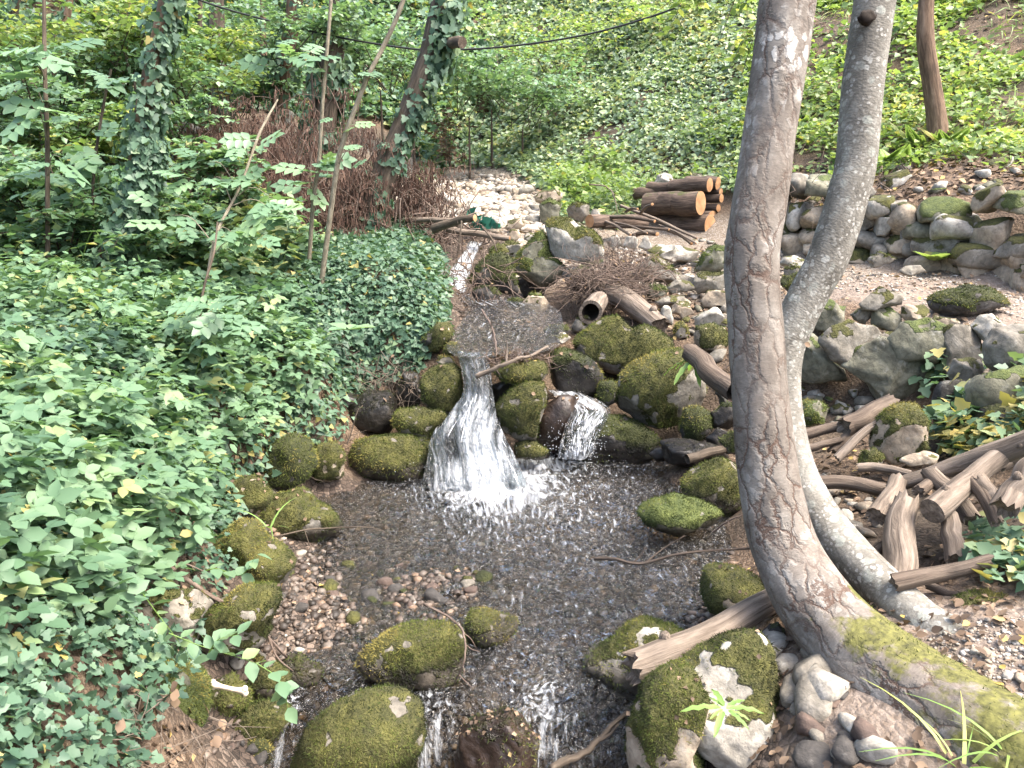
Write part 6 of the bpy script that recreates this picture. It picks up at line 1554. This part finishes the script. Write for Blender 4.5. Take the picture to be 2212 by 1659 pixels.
brush('dry stems and roots on the eroded bank in the bottom left corner', at(160, 1590, 1.75), (.45, .25, .08), 90, .22, .002, 8, mat='drift', leaves=60, droop=.8)
brush('dry stems among the litter above the dry-stone wall', at(1950, 395, 8.3), (1.4, .6, .10), 120, .5, .006, 9, mat='drift_dark', leaves=60)
brush('dead branches lying at the foot of the brown shrub', at(*D_(150, 480, 8.4)), (.7, .4, .25), 120, .7, .007, 10, leaves=20)

# dead shrub hung with brown catkins
def catkin_shrub(label, cen, size, n, seed, nbr):
    g = np.random.default_rng(seed)
    o = link('dead_shrub', None, label=label, category='shrub')
    c = np.array(cen)
    mb = MB()
    TW = []
    for q in range(nbr):
        e = c + nrm(g.normal(size=3) + np.array([0, -.2, .3])) * np.array(size) * g.uniform(.6, 1.05)
        b = c + np.array([g.normal() * .3 * size[0], g.normal() * .3, -size[2] * 1.0])
        p = spline([b, (b + e) / 2 + g.normal(size=3) * .12 + np.array([0, 0, .1]), e], 9)
        add_tube(mb, p, [.014, .003], 5, cap=False)
        TW.append(spline(list(p[4:]), 20))
        for z in range(6):
            i = int(g.integers(3, 9))
            d = nrm(g.normal(size=3) + np.array([0, 0, .1])) * g.uniform(.2, .55)
            tw = spline([p[i], p[i] + d * .5 + np.array([0, 0, .06]), p[i] + d - np.array([0, 0, .06])], 5)
            add_tube(mb, tw, [.005, .002], 4, cap=False)
            TW.append(spline(list(tw[1:]), 16))
    mb.obj('branches', M['twig'], o)
    P = np.concatenate(TW)
    P = P[g.integers(len(P), size=n)] + g.normal(size=(n, 3)) * .035
    n = len(P)
    l = MB()
    h = g.uniform(.035, .075, n)
    w = .0055
    sw = g.normal(size=(n, 2)) * .012
    for a in (0, 1):
        dx = np.array([w, 0, 0]) if a == 0 else np.array([0, w, 0])
        bot = P + np.c_[sw, -h]
        V = np.stack([P - dx * .5, P + dx * .5, bot + dx, bot - dx], 1).reshape(-1, 3)
        l.add(V, np.arange(4 * n).reshape(-1, 4), rnd=np.repeat(np.clip(.4 + .28 * g.normal(size=n) + .25 * fbm(P * 3, seed, 2), 0, 1), 4))
    l.obj('catkins', M['catkin'], o, smooth=False, kind='stuff')
    return o
catkin_shrub('big dead brown shrub hung with dry catkins, middle part behind the pale pole', at(690, 400, 8.3), (.95, .55, .80), 8000, 1, 60)
catkin_shrub('upper left part of dead brown catkin shrub between ivy trunks', at(540, 330, 8.9), (.95, .6, .55), 6000, 2, 50)
catkin_shrub('dead brown catkin twigs right of the leaning ivy tree', at(885, 440, 8.8), (.55, .5, .45), 2600, 3, 36)
catkin_shrub('low hanging fringe of dead catkins behind the left brambles', at(610, 490, 7.9), (.85, .4, .45), 4200, 4, 36)
# small dead orange-leaved bush
o = tree('small dead bush with orange-brown leaves at the foot of the hill', None, 'bush', 'dead_bush')
c = at(970, 300, 15)
wb, lb_ = MB(), MB()
g = np.random.default_rng(9)
for q in range(12):
    e = c + nrm(g.normal(size=3) + np.array([0, 0, .6])) * .55
    spray_branch(wb, lb_, spline([c + np.array([0, .1, -.5]), (c + e) / 2 + g.normal(size=3) * .08, e], 8), .008, 26, .09, LEAF_OVAL, 900 + q, rn=(.5, .9))
wb.obj('branches', M['twig'], o)
lb_.obj('leaves', M['litter'], o, kind='stuff')
print('wood done')

# ------------------------------------------------------------------ ground cover
def cover(name, label, poly, box, n, tmpl, size, hmin, hmax, mat, seed, holes=(), thr=-.35, nf=1.6, up=.55, jit=.45, far=None, rn=(.45, .22), out=1, litter=0, ymax=99, cat='ivy', clump=.5):
    g = np.random.default_rng(seed)
    x, y = g.uniform(box[0], box[1], n), g.uniform(box[2], box[3], n)
    P = np.stack([x, y, H(x, y)], -1)
    u, v = proj(P)
    k = inpoly(u, v, poly)
    for h in holes:
        k &= ~inpoly(u, v, h)
    P = P[k]
    ns = fbm(P * np.array([nf, nf, nf]), seed, 3)
    if thr is not None:
        q = ns > thr + .25 * g.normal(size=len(P))
        P, ns = P[q], ns[q]
    N = hn(P[:, 0], P[:, 1])
    m = len(P)
    hh = hmin + (hmax - hmin) * g.random(m) ** 1.3 * np.clip(clump + .9 * fbm(P * 1.3 + 5, seed + 1, 3), .15, 1.5)
    P = P + np.c_[g.normal(size=(m, 2)) * .03, hh] + N * .01
    nn = nrm(N * (1 - up) + np.array([0, 0, up]) + g.normal(size=(m, 3)) * jit)
    dn = N * np.array([1, 1, 0]) * 2.0 + g.normal(size=(m, 3)) * .7
    s = size * g.uniform(.55, 1.25, m)
    if far:
        s = s * np.clip(P[:, 1] / far, 1, 1.8)
    rnd = np.clip(rn[0] + rn[1] * g.normal(size=m) + .22 * ns, 0, .985)
    rnd = np.where(g.random(m) < .003, 1.0, rnd)
    mb = MB()
    scatter(mb, tmpl, P, nn, dn, s, rnd)
    return mb.obj(name, M[mat], None, kind='stuff', label=label, category=cat)

LEFT = [(-500, 2100), (200, 1900), (330, 1560), (420, 1420), (500, 1300), (480, 1180), (560, 1060), (640, 980), (740, 960), (745, 860), (900, 810), (965, 700), (950, 560), (900, 500), (800, 480), (-500, 480)]
LNEAR = [(-500, 1500), (0, 1420), (220, 1400), (330, 1300), (430, 1200), (430, 1100), (520, 1000), (640, 900), (700, 800), (640, 640), (500, 560), (-500, 540)]
LBACK = [(-500, 560), (420, 620), (700, 560), (800, 500), (880, 400), (960, 370), (1000, 200), (1050, -300), (-500, -300)]
HILL = [(900, 420), (960, 365), (1090, 362), (1170, 410), (1200, 470), (1330, 500), (1400, 440), (1500, 400), (1640, 440), (1720, 440), (1640, 330), (1660, -300), (950, -300), (930, 150)]
RHILL = [(1600, 440), (1720, 420), (1880, 400), (2000, 370), (2500, 400), (2500, -300), (1560, -300)]
SHRUB = [(400, 330), (480, 240), (820, 260), (950, 400), (950, 520), (880, 540), (640, 560), (430, 420)]
cover('ivy_cover', 'small glossy ivy leaves blanketing the left bank and its mound', LEFT, (-4.5, .2, 3.2, 9), 104000, LEAF_IVY5, .047, .01, .15, 'ivy', 11, thr=-.5, up=.45, jit=.42, far=5.5)
cover('near_ivy', 'small lobed ivy leaves covering the nearest left bank', LEFT, (-2.6, .2, 1.2, 3.3), 48000, LEAF_IVY, .034, .01, .12, 'ivy', 111, thr=-.3, up=.45, jit=.45)
cover('mound_ivy', 'dense small ivy leaves on the mound beside the upper stream', [(640, 560), (780, 500), (900, 510), (960, 580), (965, 720), (900, 800), (740, 860), (680, 740)], (-3, .2, 4.5, 8), 30000, LEAF_IVY5, .052, .01, .10, 'ivy', 91, thr=None, up=.4, jit=.4, rn=(.6, .2))
cover('bramble_cover', 'larger bramble and vine leaves sprawling over the near left bank', LNEAR, (-4.2, -.4, 1.3, 6.8), 30000, LEAF_TRI, .097, .06, .30, 'bramble', 12, thr=-.12, up=.75, jit=.38, cat='bramble')
cover('bramble_leaves', 'broad single leaves mixed into the brambles of the left bank', LNEAR, (-4.2, -.5, 1.3, 6.8), 24000, LEAF_OV6, .058, .08, .36, 'bramble', 13, thr=-.1, up=.75, jit=.4, rn=(.6, .2), cat='bramble')
cover('woodland_cover', 'dark ivy and herbs covering the wood floor behind the left bank', LBACK, (-14, 1.5, 6, 26), 130000, LEAF_FAR, .085, .02, .35, 'ivy', 14, holes=(SHRUB,), thr=-.55, up=.5, jit=.5, far=10, rn=(.5, .25))
cover('woodland_herbs', 'paler green herbs in patches on the wood floor at left', LBACK, (-12, .5, 6, 22), 60000, LEAF_FAR, .10, .10, .55, 'bramble', 15, holes=(SHRUB,), thr=.1, up=.7, jit=.45, far=9, rn=(.6, .25), nf=.9, cat='herbs')
cover('bank_herbs', 'pale bramble and herb leaves where the left bank meets the wood', [(-500, 640), (-500, 400), (420, 420), (700, 540), (600, 620), (300, 640)], (-7, -.5, 5, 9.5), 14000, LEAF_TRI, .13, .12, .5, 'bramble', 92, thr=-.1, up=.7, jit=.4, rn=(.7, .2), cat='bramble')
cover('hill_ivy', 'bright ivy carpeting the sunlit hillside', HILL, (-3.5, 7, 10, 26), 155000, LEAF_FAR, .09, .02, .22, 'hill', 16, thr=-.6, up=.45, jit=.5, far=13, rn=(.58, .24))
cover('hill_herbs', 'yellow-green herbs at the foot of the sunlit hillside', [(1180, 440), (1200, 380), (1350, 330), (1600, 260), (1640, 440), (1500, 410), (1400, 450), (1330, 500), (1230, 480)], (0, 5, 9, 16), 26000, LEAF_FAR, .10, .10, .5, 'lime', 17, thr=.0, up=.7, jit=.45, far=12, nf=.9, cat='herbs')
cover('slope_herbs', 'patchy yellow-green seedlings on the littered right-hand slope', RHILL, (2.4, 14, 7.5, 22), 112000, LEAF_FAR, .088, .02, .28, 'lime', 18, thr=-.22, up=.6, jit=.45, far=10, rn=(.55, .25), nf=1.1, cat='herbs')
cover('slope_grass', 'tufts of bright grass high on the right-hand slope', [(1700, 330), (1900, 250), (2100, 330), (2500, 330), (2500, -300), (1700, -300)], (2.5, 15, 8, 22), 26000, BLADE, .26, .02, .14, 'grass', 19, thr=.1, up=.1, jit=.8, rn=(.6, .25), nf=.8, cat='grass')
# arching bramble canes standing out of the left bank
for i, (u, v, du, dv, Y) in enumerate([(60, 700, 120, -90, 4.4), (180, 760, 110, -70, 4.2), (300, 720, 90, -80, 4.8), (20, 900, 130, -60, 3.3), (150, 950, 120, -80, 3.2), (290, 900, 110, -60, 3.7), (400, 830, 90, -60, 4.4), (90, 1080, 120, -70, 2.7), (240, 1120, 110, -60, 2.8), (360, 1040, 90, -50, 3.3), (520, 720, 80, -60, 5.2), (600, 800, 70, -40, 4.9), (480, 930, 80, -40, 4.1), (150, 620, 90, -80, 5.2), (420, 620, 90, -60, 5.6)]):
    o = link('bramble_cane', None, label='arching bramble cane with three-part leaves ' + ['high at the far left of the bank', 'right of the highest left cane', 'below the bent ivy trunk foot', 'at the left edge in mid height', 'second from the left edge in mid height', 'third from the left edge in mid height', 'left of the short thin sapling', 'lowest at the far left', 'above the pale split wood', 'above the arching bare twigs', 'left of the ivy mound', 'at the lower left of the ivy mound', 'near the pool above the mossy ledge', 'beside the slim straight sapling foot', 'under the middle sapling'][i], category='bramble', group='bramble canes of the left bank')
    b = ground(u, v)
    e = at(u + du, v + dv * .6, b[1] - .1)
    m_ = at(u + du * .55, v + dv * 1.5, b[1] - .05)
    wb, lb_ = MB(), MB()
    spray_branch(wb, lb_, spline([b - np.array([0, 0, .1]), m_, e], 16), .004, 13, .12, LEAF_TRI, 950 + i, rn=(.45, .95))
    wb.obj('cane', M['grass'], o)
    lb_.obj('leaves', M['bramble'], o, kind='stuff')
# ivy trailing at the right edge
RI = [(2000, 820), (2212, 850), (2320, 930), (2300, 1020), (2050, 1010), (1980, 930)]
cover('trailing_ivy', 'pale-topped ivy trailing over dark rocks at the right edge', RI, (1.8, 3.6, 3.0, 5), 9000, LEAF_IVY, .075, .06, .40, 'ivy', 20, thr=-.1, up=.5, jit=.45, rn=(.7, .2))
cover('trailing_ivy', 'ivy clump beside the driftwood pile at the right edge', [(2100, 1150), (2330, 1120), (2330, 1290), (2120, 1290)], (1.3, 2.6, 2.2, 3.1), 2200, LEAF_IVY, .07, .06, .22, 'ivy', 21, thr=-.3, up=.55, jit=.4, rn=(.75, .2))
# dead leaves lying about
def litter_cover(poly, box, n, s, seed, thr=-.2):
    g = np.random.default_rng(seed)
    x, y = g.uniform(box[0], box[1], n), g.uniform(box[2], box[3], n)
    P = np.stack([x, y, H(x, y)], -1)
    u, v = proj(P)
    k = inpoly(u, v, poly) & (fbm(P * 2.5, seed, 3) > thr)
    P = P[k]
    litter_on(P + np.array([0, 0, .012]), hn(P[:, 0], P[:, 1]), s)
litter_cover(RHILL, (2.4, 12, 7, 18), 12000, .07, 1)
litter_cover([(1600, 520), (2400, 560), (2400, 760), (1900, 720), (1650, 640)], (2, 6, 4.4, 8), 1500, .04, 2)
litter_cover([(1580, 1200), (1700, 1180), (1900, 1280), (2100, 1300), (2400, 1300), (2400, 1900), (1650, 1800), (1560, 1350)], (.7, 3.2, 1.4, 3.4), 4200, .032, 3, -.3)
litter_cover([(1700, 850), (2212, 850), (2212, 1280), (1800, 1250), (1700, 1100)], (1.2, 3.6, 2.5, 5.2), 3600, .04, 4)
litter_cover([(1680, 370), (2350, 320), (2350, 450), (1700, 470)], (2.5, 7, 5.5, 11), 9000, .06, 21, -.6)
litter_cover([(-100, 1500), (230, 1480), (450, 1560), (420, 1760), (-100, 1760)], (-1.8, -.3, 1.3, 2.4), 1500, .03, 22, -.5)
litter_cover([(1480, 640), (1620, 600), (1720, 640), (1720, 860), (1600, 900), (1500, 800)], (1, 3, 4.6, 7.5), 2500, .04, 23, -.4)
litter_cover(LEFT, (-4.5, .2, 1.2, 7), 12000, .045, 5, 0)
litter_cover([(600, 1230), (1080, 1230), (1060, 1330), (800, 1360), (580, 1330)], (-1.3, 0, 2.6, 3.7), 260, .03, 6)
litter_cover([(1200, 540), (1660, 540), (1660, 760), (1450, 740), (1300, 650)], (.5, 3, 5.5, 9), 3500, .05, 7)
litter_cover([(900, 380), (1200, 380), (1250, 520), (900, 500)], (-2, 1.5, 8.5, 17), 1600, .08, 8)
LIT.obj('fallen_leaves', M['litter'], None, kind='stuff', label='brown and orange dead leaves lying about on ground and rocks', category='leaves')

# ------------------------------------------------------------------ single plants
def plant(name, label, cat, c, n, tmpl, size, mat, seed, spread=1.0, rise=.6, group=None, part='leaf', nz=.6, rn=(.3, 1)):
    g = np.random.default_rng(seed)
    o = link(name, None, label=label, category=cat, group=group)
    o.location = c
    for q in range(n):
        a = 2 * math.pi * (q + g.uniform(-.75, .75)) / n
        T = np.array([[math.cos(a) * spread, math.sin(a) * spread, rise * g.uniform(.5, 1.3)]])
        N_ = np.array([[-math.cos(a) * rise, -math.sin(a) * rise, spread + nz]])
        mb = MB()
        scatter(mb, tmpl, np.array([[math.cos(a), math.sin(a), 0]]) * size * g.uniform(.02, .25), N_, T, size * g.uniform(.45, 1.25), g.uniform(*rn))
        mb.obj(part, M[mat], o)
    return o
plant('fern', "tongue-shaped glossy fern leaves growing on the white-ridged boulder", 'fern', at(*k1('C3', 350, 1290), 2.02), 9, STRAP, .095, 'fernleaf', 1, 1, .25)
plant('fern', "tongue-shaped fern leaves hanging beside the biggest round boulder", 'fern', at(*k1('B3', 150, 690), 4.95), 9, STRAP, .17, 'fernleaf', 2, .8, -.5)
plant('fern', 'bright feathery fern at the left of the slender slope tree', 'fern', at(*k1('A3', 1385, 1010), 9.0), 8, LEAF_FERN, .42, 'lime', 3, 1, .7)
plant('fern', 'bright feathery fern right of the slender slope tree foot', 'fern', at(*k1('A3', 1740, 880), 9.4), 8, LEAF_FERN, .40, 'lime', 4, 1, .8)
plant('fern', 'bright feathery fern behind the slender slope tree foot', 'fern', at(*k1('A3', 1570, 910), 9.7), 6, LEAF_FERN, .40, 'lime', 5, .6, 1.0)
plant('fern', 'dark feathery fern among brambles below the bent ivy trunk', 'fern', at(*k1('A1', 920, 1500), 6.2), 8, LEAF_FERN, .5, 'bramble', 6, 1, .5)
plant('leafy_plant', 'bright leafy plant at the foot of the dry-stone wall', 'plant', at(*k1('A3', 1650, 1620), 6.6), 14, LEAF_OVAL, .16, 'lime', 7, 1, .9)
plant('leafy_plant', 'pale five-leaved plant on the ivy mound', 'plant', at(*k1('B2', 90, 490), 5.35), 7, LEAF_OVAL, .17, 'ash', 8, 1, .4)
plant('grass_tuft', 'arching green grass tuft in the bottom right corner', 'grass', at(*k1('C3', 1840, 1640), 1.72), 11, BLADE, .2, 'grass', 9, .45, 1.0, part='blade')
plant('grass_tuft', 'second grass tuft at the bottom right corner edge', 'grass', at(*k1('C3', 2120, 1560), 1.75), 10, BLADE, .19, 'grass', 10, .7, .9, part='blade')
plant('grass_tuft', 'small grass tuft on the left shore above the bright mossy boulder', 'grass', at(*k1('C1', 1680, 160), 3.3), 8, BLADE, .17, 'fernleaf', 11, .5, 1.0, part='blade')
c = at(1738, 741, 3.0)
mb = MB()
scatter(mb, LEAF_OVAL, c[None], np.array([[.2, -1, .3]]), np.array([[.8, 0, -.4]]), .03, .8)
o = mb.obj('dead_leaf', M['litter'], None, label='single orange dead leaf hanging from a spider thread beside the fork', category='leaf')
mb = MB()
add_tube(mb, spline([c, c + np.array([.02, .1, .5])], 4), .0004, 4)
mb.obj('thread', M['drift'], o)
# bramble shoots draping over the left slab
mbw, mbl = MB(), MB()
sh = link('bramble_shoot', None, label='bramble shoots with fresh leaves drooping over the slab on the left shore', category='bramble')
for i, pts in enumerate([[(850, 520), (980, 700), (1080, 830), (1200, 1000)], [(1050, 820), (1250, 900), (1450, 960), (1600, 1010)], [(1600, 1010), (1720, 1090), (1770, 1180), (1790, 1285)], [(700, 930), (740, 1080), (760, 1200)], [(880, 1440), (1000, 1540), (1080, 1630)], [(1300, 940), (1360, 860), (1480, 830)], [(1280, 430), (1360, 420), (1500, 460), (1600, 330)]]):
    P = spline([at(*k1('C1', *p), 2.22 - .02 * i + (.6 if i == 6 else 0)) for p in pts], 16)
    spray_branch(mbw, mbl, P, .0025, 9, .062, LEAF_OVAL, 50 + i, rn=(.4, .95))
mbw.obj('stem', M['grass'], sh)
mbl.obj('leaves', M['bramble'], sh, kind='stuff')
print('tris', sum(len(o.data.loop_triangles) or len(o.data.polygons) for o in scene.objects if o.type == 'MESH'))
